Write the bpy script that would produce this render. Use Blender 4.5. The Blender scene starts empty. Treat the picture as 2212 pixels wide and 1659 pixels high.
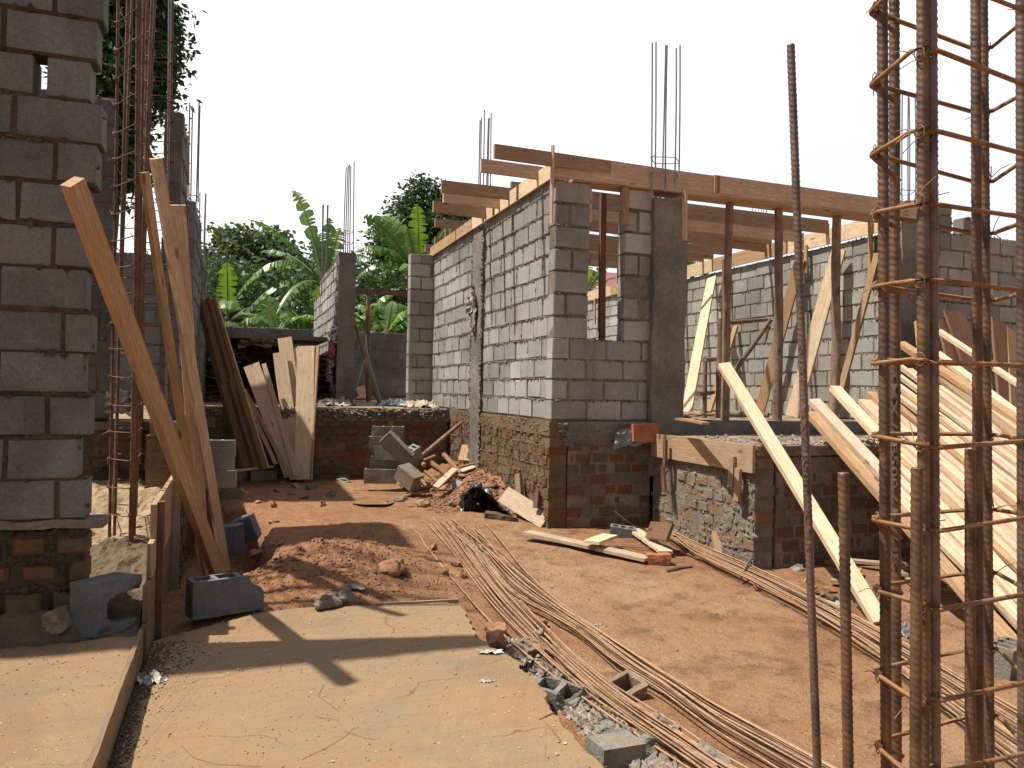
import bpy, math, random
from mathutils import Vector, noise
random.seed(7)
V = Vector
PI = math.pi
scn = bpy.context.scene
COL = scn.collection

# ------------------------------------------------------------ camera and survey helpers
# world axes follow the unfinished building: +X along its dark front, +Y along its sunlit side
F = 1713.0
PSI, ROLL, PITCH = math.radians(19.3), 0.02, 0.0073
EYE = V((0, 0, 1.5))
R0 = V((math.cos(PSI), -math.sin(PSI), 0))
FW = V((math.sin(PSI) * math.cos(PITCH), math.cos(PSI) * math.cos(PITCH), math.sin(PITCH)))
U0 = R0.cross(FW)
RR = R0 * math.cos(ROLL) + U0 * math.sin(ROLL)
UU = U0 * math.cos(ROLL) - R0 * math.sin(ROLL)


def ray(x, y):
    return FW + RR * ((x - 1106) / F) + UU * ((829.5 - y) / F)


def onZ(x, y, z=0.0):
    d = ray(x, y)
    return EYE + d * ((z - EYE.z) / d.z)


def onX(x, y, X):
    d = ray(x, y)
    return EYE + d * (X / d.x)


def onY(x, y, Y):
    d = ray(x, y)
    return EYE + d * (Y / d.y)


def dep(x, y, D):
    return EYE + ray(x, y) * D


def nz(p, s=1.0, o=0.0):
    return noise.noise(V((p[0] * s + o, p[1] * s - o, p[2] * s + 3.1)))


def rnd(a, b):
    return random.uniform(a, b)


# ------------------------------------------------------------ mesh builder
class MB:
    def __init__(s):
        s.v = []; s.f = []; s.uv = []; s.mi = []; s.smooth = []

    def add(s, vs, fs, uvs=None, mi=0, smooth=False):
        n = len(s.v)
        s.v.extend([tuple(p) for p in vs])
        for k, f in enumerate(fs):
            s.f.append(tuple(n + i for i in f))
            s.mi.append(mi); s.smooth.append(smooth)
            if uvs is None:
                s.uv.extend([(0.0, 0.0)] * len(f))
            else:
                s.uv.extend(uvs[k])
        return s

    def box(s, o, ax, ay, az, mi=0, j=0.0):
        # o corner, three edge vectors
        c = []
        for k in range(8):
            p = V(o) + (ax if k & 1 else V((0, 0, 0))) + (ay if k & 2 else V((0, 0, 0))) + (az if k & 4 else V((0, 0, 0)))
            if j:
                p = p + V((rnd(-j, j), rnd(-j, j), rnd(-j, j)))
            c.append(p)
        fs = [(0, 2, 3, 1), (4, 5, 7, 6), (0, 1, 5, 4), (2, 6, 7, 3), (0, 4, 6, 2), (1, 3, 7, 5)]
        if ax.cross(ay).dot(az) < 0:
            fs = [f[::-1] for f in fs]
        return s.add(c, fs, mi=mi)

    def aab(s, x0, x1, y0, y1, z0, z1, mi=0, j=0.0):
        return s.box((x0, y0, z0), V((x1 - x0, 0, 0)), V((0, y1 - y0, 0)), V((0, 0, z1 - z0)), mi, j)


def obj(name, mb, mat, parent=None, label=None, cat=None, group=None, kind=None):
    mats = mat if isinstance(mat, (list, tuple)) else [mat]
    me = bpy.data.meshes.new(name)
    if parent is not None:
        base = V(parent['base_'])
    elif kind in ('structure', 'stuff'):
        base = V((0, 0, 0))
    else:
        xs = [p[0] for p in mb.v]; ys = [p[1] for p in mb.v]; zs = [p[2] for p in mb.v]
        base = V(((min(xs) + max(xs)) / 2, (min(ys) + max(ys)) / 2, min(zs)))
    me.from_pydata([(p[0] - base.x, p[1] - base.y, p[2] - base.z) for p in mb.v], [], mb.f)
    for m in mats:
        me.materials.append(m)
    if len(mats) > 1:
        me.polygons.foreach_set('material_index', mb.mi)
    me.polygons.foreach_set('use_smooth', mb.smooth)
    if any(u != (0.0, 0.0) for u in mb.uv[:64]):
        uvl = me.uv_layers.new(name='UVMap')
        flat = [c for uv in mb.uv for c in uv]
        uvl.data.foreach_set('uv', flat)
    me.update()
    o = bpy.data.objects.new(name, me)
    COL.objects.link(o)
    if parent is not None:
        o.parent = parent
        o['base_'] = tuple(base)
        if label:
            o['label'] = label
    else:
        o.location = base
        o['base_'] = tuple(base)
        tag(o, label, cat, group, kind)
    return o


def tag(o, label=None, cat=None, group=None, kind=None):
    if label: o['label'] = label
    if cat: o['category'] = cat
    if group: o['group'] = group
    if kind: o['kind'] = kind


def thing(name, loc, label, cat, group=None):
    o = bpy.data.objects.new(name, None)
    o.empty_display_size = 0.1
    COL.objects.link(o)
    o.location = loc
    o['base_'] = tuple(loc)
    tag(o, label, cat, group)
    return o


# ------------------------------------------------------------ materials
def newmat(name):
    m = bpy.data.materials.new(name)
    m.use_nodes = True
    nt = m.node_tree
    nt.nodes.clear()
    out = nt.nodes.new('ShaderNodeOutputMaterial')
    b = nt.nodes.new('ShaderNodeBsdfPrincipled')
    nt.links.new(b.outputs[0], out.inputs[0])
    return m, nt, b


def N(nt, t, **kw):
    n = nt.nodes.new(t)
    for k, v in kw.items():
        setattr(n, k, v)
    return n


def ns(nt, vec, scale, detail=6, rough=0.6, dist=0.0):
    n = N(nt, 'ShaderNodeTexNoise')
    n.inputs['Scale'].default_value = scale
    n.inputs['Detail'].default_value = detail
    n.inputs['Roughness'].default_value = rough
    n.inputs['Distortion'].default_value = dist
    if vec is not None:
        nt.links.new(vec, n.inputs['Vector'])
    return n.outputs['Fac']


def ramp(nt, fac, stops, interp='LINEAR'):
    r = N(nt, 'ShaderNodeValToRGB')
    r.color_ramp.interpolation = interp
    el = r.color_ramp.elements
    while len(el) < len(stops):
        el.new(0.5)
    for e, (p, c) in zip(el, stops):
        e.position = p
        e.color = (c[0], c[1], c[2], 1) if isinstance(c, (tuple, list)) else (c, c, c, 1)
    nt.links.new(fac, r.inputs[0])
    return r.outputs[0]


def mix(nt, fac, a, b, mode='MIX'):
    m = N(nt, 'ShaderNodeMix', data_type='RGBA', blend_type=mode)
    if isinstance(fac, (int, float)):
        m.inputs[0].default_value = fac
    else:
        nt.links.new(fac, m.inputs[0])
    for sock, val in ((m.inputs[6], a), (m.inputs[7], b)):
        if isinstance(val, (tuple, list)):
            sock.default_value = (val[0], val[1], val[2], 1)
        elif isinstance(val, (int, float)):
            sock.default_value = (val, val, val, 1)
        else:
            nt.links.new(val, sock)
    return m.outputs[2]


def math_(nt, op, a, b=None, clamp=False):
    m = N(nt, 'ShaderNodeMath', operation=op, use_clamp=clamp)
    for i, v in enumerate((a, b)):
        if v is None: continue
        if isinstance(v, (int, float)):
            m.inputs[i].default_value = v
        else:
            nt.links.new(v, m.inputs[i])
    return m.outputs[0]


def bump(nt, b, h, strength, dist):
    n = N(nt, 'ShaderNodeBump')
    n.inputs['Strength'].default_value = strength
    n.inputs['Distance'].default_value = dist
    nt.links.new(h, n.inputs['Height'])
    nt.links.new(n.outputs[0], b.inputs['Normal'])


def geo_pos(nt):
    return N(nt, 'ShaderNodeNewGeometry').outputs['Position']


def hsv_vary(nt, col, rand, amt):
    h = N(nt, 'ShaderNodeHueSaturation')
    v = math_(nt, 'MULTIPLY_ADD', rand, amt)
    v.node.inputs[2].default_value = 1 - amt / 2
    nt.links.new(v, h.inputs['Value'])
    nt.links.new(col, h.inputs['Color'])
    return h.outputs[0]


def m_stone(name, ca, cb, dirt, big=1.2, fine=60, island=0.3, dirtamt=0.45, bs=0.5, bd=0.004, rough=0.92, drip=0):
    """rough mineral surface: blocks, mortar, brick"""
    m, nt, b = newmat(name)
    p = geo_pos(nt)
    c = mix(nt, ramp(nt, ns(nt, p, fine, 5, .7), [(.3, 0), (.7, 1)]), ca, cb)
    d = ramp(nt, ns(nt, p, big, 7, .68), [(.46, 0), (.72, dirtamt)])
    c = mix(nt, d, c, dirt)
    if island:
        g = N(nt, 'ShaderNodeNewGeometry')
        c = hsv_vary(nt, c, g.outputs['Random Per Island'], island)
    if drip:
        mp = N(nt, 'ShaderNodeMapping'); mp.inputs['Scale'].default_value = (1, 1, .16)
        nt.links.new(p, mp.inputs[0])
        c = mix(nt, ramp(nt, ns(nt, mp.outputs[0], 7, 6, .7), [(.52, 0), (.68, drip)]), c, [x * .5 for x in dirt])
        c = mix(nt, ramp(nt, ns(nt, p, 11, 5, .75), [(.58, 0), (.70, drip)]), c, [min(1, x * 1.35) for x in ca])
    lt = ramp(nt, ns(nt, p, big * .8, 5, .6, .5), [(.35, .80), (.62, 1.18)])
    c = mix(nt, 1, c, lt, 'MULTIPLY')
    nt.links.new(c, b.inputs['Base Color'])
    b.inputs['Roughness'].default_value = rough
    b.inputs['Specular IOR Level'].default_value = 0.2
    h = math_(nt, 'ADD', ns(nt, p, fine * 1.6, 3, .8), math_(nt, 'MULTIPLY', ns(nt, p, fine * .25, 4, .7), 1.5))
    bump(nt, b, h, bs, bd)
    return m


def m_mud(name, ca, cb, mud, mud2):
    """clay brick half hidden under smeared mortar and mud"""
    m, nt, b = newmat(name)
    p = geo_pos(nt)
    g = N(nt, 'ShaderNodeNewGeometry').outputs['Random Per Island']
    c = mix(nt, ramp(nt, ns(nt, p, 26, 4, .7), [(.3, 0), (.7, 1)]), ca, cb)
    c = hsv_vary(nt, c, g, .5)
    mc = mix(nt, ramp(nt, ns(nt, p, 9, 5, .7), [(.35, 0), (.65, 1)]), mud, mud2)
    f = math_(nt, 'ADD', math_(nt, 'MULTIPLY', ns(nt, p, 7, 7, .75, .5), .9), math_(nt, 'MULTIPLY', g, .42))
    f = math_(nt, 'ADD', f, math_(nt, 'MULTIPLY', ns(nt, p, 1.1, 3, .5), .35))
    k = ramp(nt, f, [(.66, 0), (.80, .95)])
    c = mix(nt, k, c, mc)
    nt.links.new(c, b.inputs['Base Color'])
    b.inputs['Roughness'].default_value = .95
    b.inputs['Specular IOR Level'].default_value = .15
    h = math_(nt, 'ADD', ns(nt, p, 45, 4, .8), math_(nt, 'MULTIPLY', k, 1.0))
    bump(nt, b, h, .8, .008)
    return m


def m_wood(name, ca, cb, knot, objvar=0.25, dirtc=None, dirtamt=0.0, rough=0.75):
    m, nt, b = newmat(name)
    uv = N(nt, 'ShaderNodeUVMap').outputs[0]
    mp = N(nt, 'ShaderNodeMapping')
    mp.inputs['Scale'].default_value = (1.1, 16, 1)
    nt.links.new(uv, mp.inputs[0])
    oi = N(nt, 'ShaderNodeObjectInfo')
    off = N(nt, 'ShaderNodeVectorMath', operation='ADD')
    nt.links.new(mp.outputs[0], off.inputs[0])
    cx = N(nt, 'ShaderNodeCombineXYZ')
    nt.links.new(math_(nt, 'MULTIPLY', oi.outputs['Random'], 57.0), cx.inputs[0])
    nt.links.new(math_(nt, 'MULTIPLY', oi.outputs['Random'], 91.0), cx.inputs[1])
    nt.links.new(cx.outputs[0], off.inputs[1])
    vv = off.outputs[0]
    g = ns(nt, vv, 2.2, 5, .65, 1.2)
    g2 = ns(nt, vv, 9, 3, .6, .3)
    fac = math_(nt, 'ADD', math_(nt, 'MULTIPLY', g, .75), math_(nt, 'MULTIPLY', g2, .25))
    c = ramp(nt, fac, [(.34, ca), (.47, cb), (.50, [x * .72 for x in cb]), (.54, cb), (.62, [(x + y) / 2 for x, y in zip(ca, cb)]), (.72, ca)])
    # saw marks and broad stain
    p = geo_pos(nt)
    c = mix(nt, ramp(nt, ns(nt, p, 3.0, 5, .6), [(.5, 0), (.75, .35)]), c, knot)
    if dirtc:
        c = mix(nt, ramp(nt, ns(nt, p, 5.0, 6, .75), [(.48, 0), (.62, dirtamt)]), c, dirtc)
    # knots
    vo = N(nt, 'ShaderNodeTexVoronoi')
    vo.inputs['Scale'].default_value = 1.0
    mp2 = N(nt, 'ShaderNodeMapping')
    mp2.inputs['Scale'].default_value = (2.6, 7, 1)
    a2 = N(nt, 'ShaderNodeVectorMath', operation='ADD')
    nt.links.new(uv, mp2.inputs[0]); nt.links.new(mp2.outputs[0], a2.inputs[0]); nt.links.new(cx.outputs[0], a2.inputs[1])
    nt.links.new(a2.outputs[0], vo.inputs['Vector'])
    k = ramp(nt, vo.outputs['Distance'], [(.06, .9), (.15, 0)])
    c = mix(nt, k, c, [x * .55 for x in knot])
    c = hsv_vary(nt, c, oi.outputs['Random'], objvar)
    nt.links.new(c, b.inputs['Base Color'])
    b.inputs['Roughness'].default_value = rough
    b.inputs['Specular IOR Level'].default_value = 0.25
    bump(nt, b, math_(nt, 'ADD', fac, math_(nt, 'MULTIPLY', ns(nt, p, 150, 2, .8), .4)), .35, .002)
    return m


def m_rust(name, ca, cb, cc, scale=9, metal=0.25, rough=0.62, bs=.3):
    m, nt, b = newmat(name)
    p = geo_pos(nt)
    f = ns(nt, p, scale, 8, .72)
    c = ramp(nt, f, [(.36, ca), (.5, cb), (.64, cc)])
    c = mix(nt, ramp(nt, ns(nt, p, scale * 14, 3, .8), [(.35, .35), (.7, 0)]), c, [x * .45 for x in ca])
    oi = N(nt, 'ShaderNodeObjectInfo')
    c = hsv_vary(nt, c, oi.outputs['Random'], .3)
    nt.links.new(c, b.inputs['Base Color'])
    b.inputs['Metallic'].default_value = metal
    b.inputs['Roughness'].default_value = rough
    bump(nt, b, ns(nt, p, scale * 20, 3, .8), bs, .001)
    return m


def m_leaf(name, ca, cb, scale=1.5, trans=0.35, island=.5, rough=.5, spec=.4):
    m, nt, b = newmat(name)
    p = geo_pos(nt)
    c = mix(nt, ramp(nt, ns(nt, p, scale, 4, .6), [(.35, 0), (.65, 1)]), ca, cb)
    g = N(nt, 'ShaderNodeNewGeometry')
    if island:
        c = hsv_vary(nt, c, g.outputs['Random Per Island'], island)
    oi = N(nt, 'ShaderNodeObjectInfo')
    c = hsv_vary(nt, c, oi.outputs['Random'], .3)
    nt.links.new(c, b.inputs['Base Color'])
    b.inputs['Roughness'].default_value = rough
    b.inputs['Specular IOR Level'].default_value = spec
    if name.startswith('banana_leaf'):
        c = mix(nt, ramp(nt, ns(nt, p, 3.5, 6, .75), [(.58, 0), (.68, .75)]), c, (.20, .15, .07))
        nt.links.new(c, b.inputs['Base Color'])
    if trans:
        t = N(nt, 'ShaderNodeBsdfTranslucent')
        tc = mix(nt, 1.0, c, (1.25, 1.35, .5), 'MULTIPLY')
        nt.links.new(tc, t.inputs[0])
        ms = N(nt, 'ShaderNodeMixShader')
        ms.inputs[0].default_value = trans
        nt.links.new(b.outputs[0], ms.inputs[1]); nt.links.new(t.outputs[0], ms.inputs[2])
        nt.links.new(ms.outputs[0], nt.nodes['Material Output'].inputs[0])
    return m


def m_plain(name, c, rough=.5, var=None, scale=6, bs=.3, bd=.004, spec=.5, trans=0):
    m, nt, b = newmat(name)
    p = geo_pos(nt)
    col = mix(nt, ramp(nt, ns(nt, p, scale, 5, .7), [(.4, 0), (.65, 1)]), c, var or [x * .7 for x in c])
    nt.links.new(col, b.inputs['Base Color'])
    b.inputs['Roughness'].default_value = rough
    b.inputs['Specular IOR Level'].default_value = spec
    bump(nt, b, ns(nt, p, scale * 5, 4, .6), bs, bd)
    return m


M = {}
M['block'] = m_stone('concrete_block', (.36, .35, .32), (.25, .243, .22), (.25, .20, .135), big=1.0, fine=55, island=.42, dirtamt=.45, drip=.35)
M['block_shade'] = m_stone('concrete_block_shade_tone', (.18, .187, .188), (.10, .106, .107), (.16, .13, .095), big=2.2, fine=70, island=.22, dirtamt=.35, bs=.5, bd=.003, drip=.3)  # darker, cooler copy of the block colour, shade of unlit walls put in
M['mortar'] = m_stone('mortar', (.27, .225, .17), (.15, .12, .085), (.12, .09, .06), big=3, fine=35, island=.35, dirtamt=.6, bs=.8, bd=.01)
M['mortar_warm'] = m_stone('clay_mortar', (.215, .15, .09), (.12, .08, .05), (.09, .062, .04), big=3, fine=35, island=.3, dirtamt=.6, bs=.8, bd=.01)
M['brick'] = m_mud('clay_brick', (.27, .12, .06), (.18, .085, .045), (.165, .125, .075), (.10, .07, .045), )
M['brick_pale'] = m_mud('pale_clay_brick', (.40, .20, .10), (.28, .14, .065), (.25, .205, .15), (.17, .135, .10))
M['render'] = m_stone('cast_concrete', (.25, .225, .19), (.16, .14, .115), (.10, .085, .065), big=2.0, fine=30, island=0, dirtamt=.75, bs=.7, bd=.006)
M['floor'] = m_stone('raised_floor', (.36, .26, .17), (.22, .16, .105), (.12, .095, .07), big=1.6, fine=28, island=0, dirtamt=.8, bs=.9, bd=.012)
M['mud'] = m_stone('sandy_mud', (.15, .11, .07), (.10, .07, .045), (.07, .05, .035), big=1.6, fine=28, island=0, dirtamt=.8, bs=.9, bd=.012)
M['sand'] = m_stone('loose_sand', (.44, .33, .20), (.33, .23, .14), (.22, .15, .09), big=2.2, fine=28, island=0, dirtamt=.7, bs=.9, bd=.012)
M['mortar_dark'] = m_stone('dark_mortar', (.115, .088, .062), (.065, .05, .035), (.05, .038, .027), big=3, fine=35, island=.3, dirtamt=.6, bs=.8, bd=.01)  # darker brown mortar for the near wall and its plinth
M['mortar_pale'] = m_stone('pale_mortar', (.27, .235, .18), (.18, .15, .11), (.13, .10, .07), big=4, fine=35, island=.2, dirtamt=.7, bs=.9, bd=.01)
M['wood_edge'] = m_wood('dirty_edge_board', (.30, .20, .11), (.21, .135, .075), (.12, .075, .045), .2, (.22, .15, .09), .8)
M['sheet'] = m_plain('blue_grey_sheet', (.24, .27, .30), .35, (.12, .14, .16), 14, .4, .006, .6)
M['brick_clean'] = m_stone('fresh_red_brick', (.46, .18, .09), (.36, .13, .06), (.30, .15, .09), big=9, fine=40, island=0, dirtamt=.5)
M['gravel'] = m_stone('gravel_chips', (.36, .30, .24), (.20, .165, .13), (.25, .15, .09), big=6, fine=40, island=.6, dirtamt=.5, bs=.4, bd=.003)
M['chips'] = m_stone('pale_chips', (.60, .44, .28), (.34, .20, .12), (.22, .13, .08), big=14, fine=40, island=.7, dirtamt=.5, bs=.2, bd=.002)
M['dirty_block'] = m_stone('dirty_broken_block', (.24, .225, .19), (.15, .14, .115), (.24, .14, .08), big=5, fine=45, island=.2, dirtamt=.9, bs=.9, bd=.008)
M['clod'] = m_stone('soil_clod', (.31, .155, .085), (.22, .108, .06), (.16, .09, .055), big=7, fine=30, island=.4, dirtamt=.5, bs=.8, bd=.006)
M['wood'] = m_wood('fresh_timber', (.78, .62, .42), (.66, .48, .31), (.46, .30, .17), .28, (.40, .34, .26), .35)
M['wood_pink'] = m_wood('pink_timber', (.72, .54, .40), (.58, .41, .29), (.36, .23, .15), .28, (.36, .29, .21), .4)
M['wood_orange'] = m_wood('orange_timber', (.56, .36, .19), (.42, .25, .13), (.22, .12, .06), .25, (.33, .26, .18), .45)
M['wood_dark'] = m_wood('weathered_timber', (.31, .16, .085), (.20, .10, .055), (.10, .055, .035), .35, (.16, .12, .09), .5)
M['wood_form'] = m_wood('formwork_timber', (.50, .33, .20), (.37, .235, .14), (.22, .12, .07), .25, (.33, .27, .2), .65)
M['wood_grey'] = m_wood('mud_splashed_timber', (.55, .43, .30), (.42, .31, .21), (.24, .17, .11), .25, (.32, .25, .18), .8)
M['bark'] = m_wood('peeled_pole', (.29, .20, .14), (.19, .125, .085), (.09, .06, .04), .35, (.34, .25, .17), .55)
M['bark_red'] = m_wood('eucalyptus_pole', (.48, .26, .14), (.33, .17, .09), (.14, .08, .05), .3, (.30, .21, .14), .5)
M['rust_near'] = m_rust('rusty_rebar', (.075, .048, .032), (.16, .10, .062), (.27, .15, .07), 11, .35, .48)
M['rust_near2'] = m_rust('rusty_pinkish_rebar', (.10, .068, .052), (.21, .145, .11), (.27, .17, .12), 7, .35, .46)
M['rust_orange'] = m_rust('orange_stirrup', (.16, .075, .03), (.34, .16, .05), (.26, .20, .15), 24, .2, .6)
M['rust'] = m_rust('rusty_bars', (.10, .05, .028), (.17, .085, .045), (.24, .13, .07), 8, .15, .65)
M['rust_pale'] = m_rust('dusty_bars', (.28, .155, .08), (.45, .28, .16), (.24, .125, .06), 7, .1, .65)
M['steel'] = m_rust('grey_bars', (.16, .165, .185), (.22, .22, .24), (.20, .15, .12), 1.2, .5, .5)
M['wire'] = m_rust('binding_wire', (.05, .04, .035), (.10, .075, .06), (.2, .15, .12), 10, .4, .5)
M['black_plastic'] = m_plain('black_plastic', (.018, .02, .026), .28, (.05, .05, .06), 8, .5, .01, .6)
M['grey_plastic'] = m_plain('grey_plastic', (.14, .15, .165), .35, (.07, .08, .09), 9, .5, .01, .6)
M['white_plastic'] = m_plain('white_plastic', (.52, .49, .45), .5, (.30, .26, .22), 20, .4, .006)
M['clear_plastic'] = m_plain('dusty_plastic', (.42, .38, .33), .4, (.22, .20, .18), 12, .6, .01)
M['pink_cloth'] = m_plain('pink_cloth', (.50, .10, .14), .8, (.35, .06, .09), 20)
M['rag'] = m_plain('rag', (.45, .38, .29), .9, (.28, .23, .17), 9)
M['blue_rag'] = m_plain('blue_rag', (.15, .19, .20), .8, (.10, .12, .12), 9)
M['roof'] = m_plain('red_roof_sheet', (.30, .075, .07), .5, (.22, .05, .05), 2)
M['plaster'] = m_plain('house_wall', (.5, .42, .33), .9, None, 2)
M['cord'] = m_plain('blue_white_cord', (.30, .42, .5), .6, (.5, .55, .58), 12)
M['water'] = m_plain('muddy_water', (.38, .24, .11), .06, (.30, .19, .09), 3, .03, .002, .6)
M['banana'] = m_leaf('banana_leaf', (.075, .17, .045), (.16, .27, .075), 1.2, .35, .15, .38, .5)
M['banana_light'] = m_leaf('young_banana_leaf', (.20, .38, .035), (.28, .46, .05), 1.2, .5, .1, .4)
M['banana_stem'] = m_leaf('banana_stem', (.16, .20, .07), (.13, .10, .05), 3, 0, .1, .6)
M['foliage'] = m_leaf('tree_leaf', (.04, .075, .032), (.075, .12, .05), .9, .25, .7)
M['foliage_blue'] = m_leaf('grey_green_leaf', (.07, .115, .065), (.13, .175, .10), .9, .25, .7)
M['foliage_dark'] = m_leaf('dark_leaf', (.018, .05, .018), (.035, .085, .03), .9, .2, .7)
M['trunk'] = m_stone('tree_bark', (.16, .12, .085), (.08, .06, .045), (.05, .04, .03), 3, 20, 0, .5)


def soil_mat():
    m, nt, b = newmat('red_soil')
    p = geo_pos(nt)
    base = ramp(nt, ns(nt, p, .55, 6, .62, .4), [(.32, (.245, .115, .058)), (.5, (.31, .168, .088)), (.66, (.36, .222, .126))])
    mid = ramp(nt, ns(nt, p, 4.5, 7, .75), [(.34, .55), (.5, 1), (.7, 1.18)])
    c = mix(nt, 1, base, mid, 'MULTIPLY')
    # redder, damper subsoil where the ground has been dug
    sx = N(nt, 'ShaderNodeSeparateXYZ'); nt.links.new(p, sx.inputs[0])
    dig = math_(nt, 'ADD', math_(nt, 'MULTIPLY', sx.outputs['X'], -.42), math_(nt, 'MULTIPLY', ns(nt, p, 1.3, 6, .7, .4), 2.2))
    c = mix(nt, ramp(nt, dig, [(.35, 0), (.80, .85)]), c, mix(nt, ramp(nt, ns(nt, p, 12, 5, .7), [(.4, 0), (.6, 1)]), (.28, .118, .058), (.36, .185, .10)))
    sand = ramp(nt, ns(nt, p, 1.7, 7, .75), [(.55, 0), (.72, .55)])
    c = mix(nt, sand, c, (.33, .205, .12))
    grit = ramp(nt, ns(nt, p, 95, 2, .6), [(.63, 0), (.70, .8)])
    c = mix(nt, grit, c, (.56, .42, .27))
    dark = ramp(nt, ns(nt, p, 55, 3, .7), [(.30, .75), (.38, 0)])
    c = mix(nt, dark, c, (.10, .055, .03))
    nt.links.new(c, b.inputs['Base Color'])
    b.inputs['Roughness'].default_value = .95
    b.inputs['Specular IOR Level'].default_value = .12
    vs_ = N(nt, 'ShaderNodeTexVoronoi', feature='SMOOTH_F1'); vs_.inputs['Scale'].default_value = 4.5; nt.links.new(p, vs_.inputs['Vector'])
    h = math_(nt, 'ADD', math_(nt, 'ADD', math_(nt, 'MULTIPLY', ns(nt, p, 7, 8, .7), 2.2), math_(nt, 'MULTIPLY', ramp(nt, vs_.outputs['Distance'], [(.12, 0), (.3, 1)]), .45)), math_(nt, 'MULTIPLY', ns(nt, p, 45, 4, .75), .7))
    bump(nt, b, h, .85, .030)
    return m


def slab_mat():
    m, nt, b = newmat('sandy_concrete')
    p = geo_pos(nt)
    c = ramp(nt, ns(nt, p, .9, 7, .66, .6), [(.34, (.225, .178, .115)), (.5, (.275, .187, .105)), (.66, (.29, .170, .088))])
    c = mix(nt, ramp(nt, ns(nt, p, 3.6, 7, .75), [(.42, 0), (.66, .6)]), c, (.30, .18, .098))
    c = mix(nt, ramp(nt, ns(nt, p, 110, 2, .6), [(.64, 0), (.71, .6)]), c, (.50, .39, .26))
    c = mix(nt, ramp(nt, ns(nt, p, 80, 3, .65), [(.30, .65), (.36, 0)]), c, (.13, .085, .055))
    nt.links.new(c, b.inputs['Base Color'])
    b.inputs['Roughness'].default_value = .95
    b.inputs['Specular IOR Level'].default_value = .12
    # trowel sweeps, damp stains and hairline cracks
    sw = N(nt, 'ShaderNodeMapping'); sw.inputs['Scale'].default_value = (1.2, 5.5, 1); sw.inputs['Rotation'].default_value = (0, 0, .5)
    nt.links.new(p, sw.inputs[0])
    c = mix(nt, ramp(nt, ns(nt, sw.outputs[0], 2.2, 5, .6, 1.0), [(.45, 0), (.68, .35)]), c, (.19, .145, .10))
    c = mix(nt, ramp(nt, ns(nt, p, .8, 6, .7, 1.2), [(.54, 0), (.60, .30), (.70, .40)]), c, (.17, .125, .08))
    vo = N(nt, 'ShaderNodeTexVoronoi', feature='DISTANCE_TO_EDGE'); vo.inputs['Scale'].default_value = 1.1
    wp = N(nt, 'ShaderNodeVectorMath', operation='ADD'); nz3 = N(nt, 'ShaderNodeTexNoise'); nz3.inputs['Scale'].default_value = 5; nz3.inputs['Detail'].default_value = 6
    nt.links.new(p, nz3.inputs['Vector']); ms_ = N(nt, 'ShaderNodeVectorMath', operation='SCALE'); ms_.inputs['Scale'].default_value = .22
    nt.links.new(nz3.outputs['Color'], ms_.inputs[0]); nt.links.new(p, wp.inputs[0]); nt.links.new(ms_.outputs[0], wp.inputs[1]); nt.links.new(wp.outputs[0], vo.inputs['Vector'])
    crack = math_(nt, 'MULTIPLY', ramp(nt, vo.outputs['Distance'], [(.0, 1), (.006, 0)]), ramp(nt, ns(nt, p, 1.1, 2, .5), [(.50, 0), (.56, 1)]))
    c = mix(nt, math_(nt, 'MULTIPLY', crack, .6), c, (.09, .065, .045))
    nt.links.new(c, b.inputs['Base Color'])
    h = math_(nt, 'ADD', ns(nt, p, 10, 8, .75), math_(nt, 'MULTIPLY', ns(nt, p, 95, 3, .7), .5))
    h = math_(nt, 'SUBTRACT', math_(nt, 'ADD', h, math_(nt, 'MULTIPLY', ns(nt, sw.outputs[0], 3, 4, .6, 1.0), 1.0)), crack)
    bump(nt, b, h, .5, .008)
    return m


M['soil'] = soil_mat()
M['slab'] = slab_mat()


# ------------------------------------------------------------ shape builders
ZV = V((0, 0, 1))


def perp(d):
    a = V((0, 0, 1)) if abs(d.z) < .9 else V((1, 0, 0))
    s = d.cross(a).normalized()
    return s, s.cross(d).normalized()


def tube(mb, pts, rad, sides=8, cap=True, mi=0, rough=0.0, vs=1.0):
    pts = [V(p) for p in pts]
    if not isinstance(rad, (list, tuple)):
        rad = [rad] * len(pts)
    vsq, fs, uv = [], [], []
    L = 0
    us = []
    s0 = None
    for i, p in enumerate(pts):
        d = (pts[min(i + 1, len(pts) - 1)] - pts[max(i - 1, 0)]).normalized()
        if s0 is None:
            s0, _ = perp(d)
        s0 = (s0 - d * s0.dot(d)).normalized()
        w = d.cross(s0)
        if i: L += (p - pts[i - 1]).length
        us.append(L)
        for k in range(sides):
            a = 2 * PI * k / sides
            r = rad[i]
            if rough:
                r *= 1 + rough * nz((p.x * 3 + math.cos(a), p.y * 3 + math.sin(a), p.z * 3), 1.7)
            vsq.append(p + s0 * (math.cos(a) * r) + w * (math.sin(a) * r))
    for i in range(len(pts) - 1):
        for k in range(sides):
            k2 = (k + 1) % sides
            fs.append((i * sides + k, i * sides + k2, (i + 1) * sides + k2, (i + 1) * sides + k))
            v0, v1 = k / sides * vs * .3 + .01, (k + 1) / sides * vs * .3 + .01
            uv.append([(us[i] + .01, v0), (us[i] + .01, v1), (us[i + 1] + .01, v1), (us[i + 1] + .01, v0)])
    mb.add(vsq, fs, uv, mi, sides > 5)
    if cap:
        n = (len(pts) - 1) * sides
        mb.add(vsq[:sides][::-1], [tuple(range(sides))], [[(.01, .01 + k * .01) for k in range(sides)]], mi)
        mb.add(vsq[n:], [tuple(range(sides))], [[(.01, .01 + k * .01) for k in range(sides)]], mi)


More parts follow.
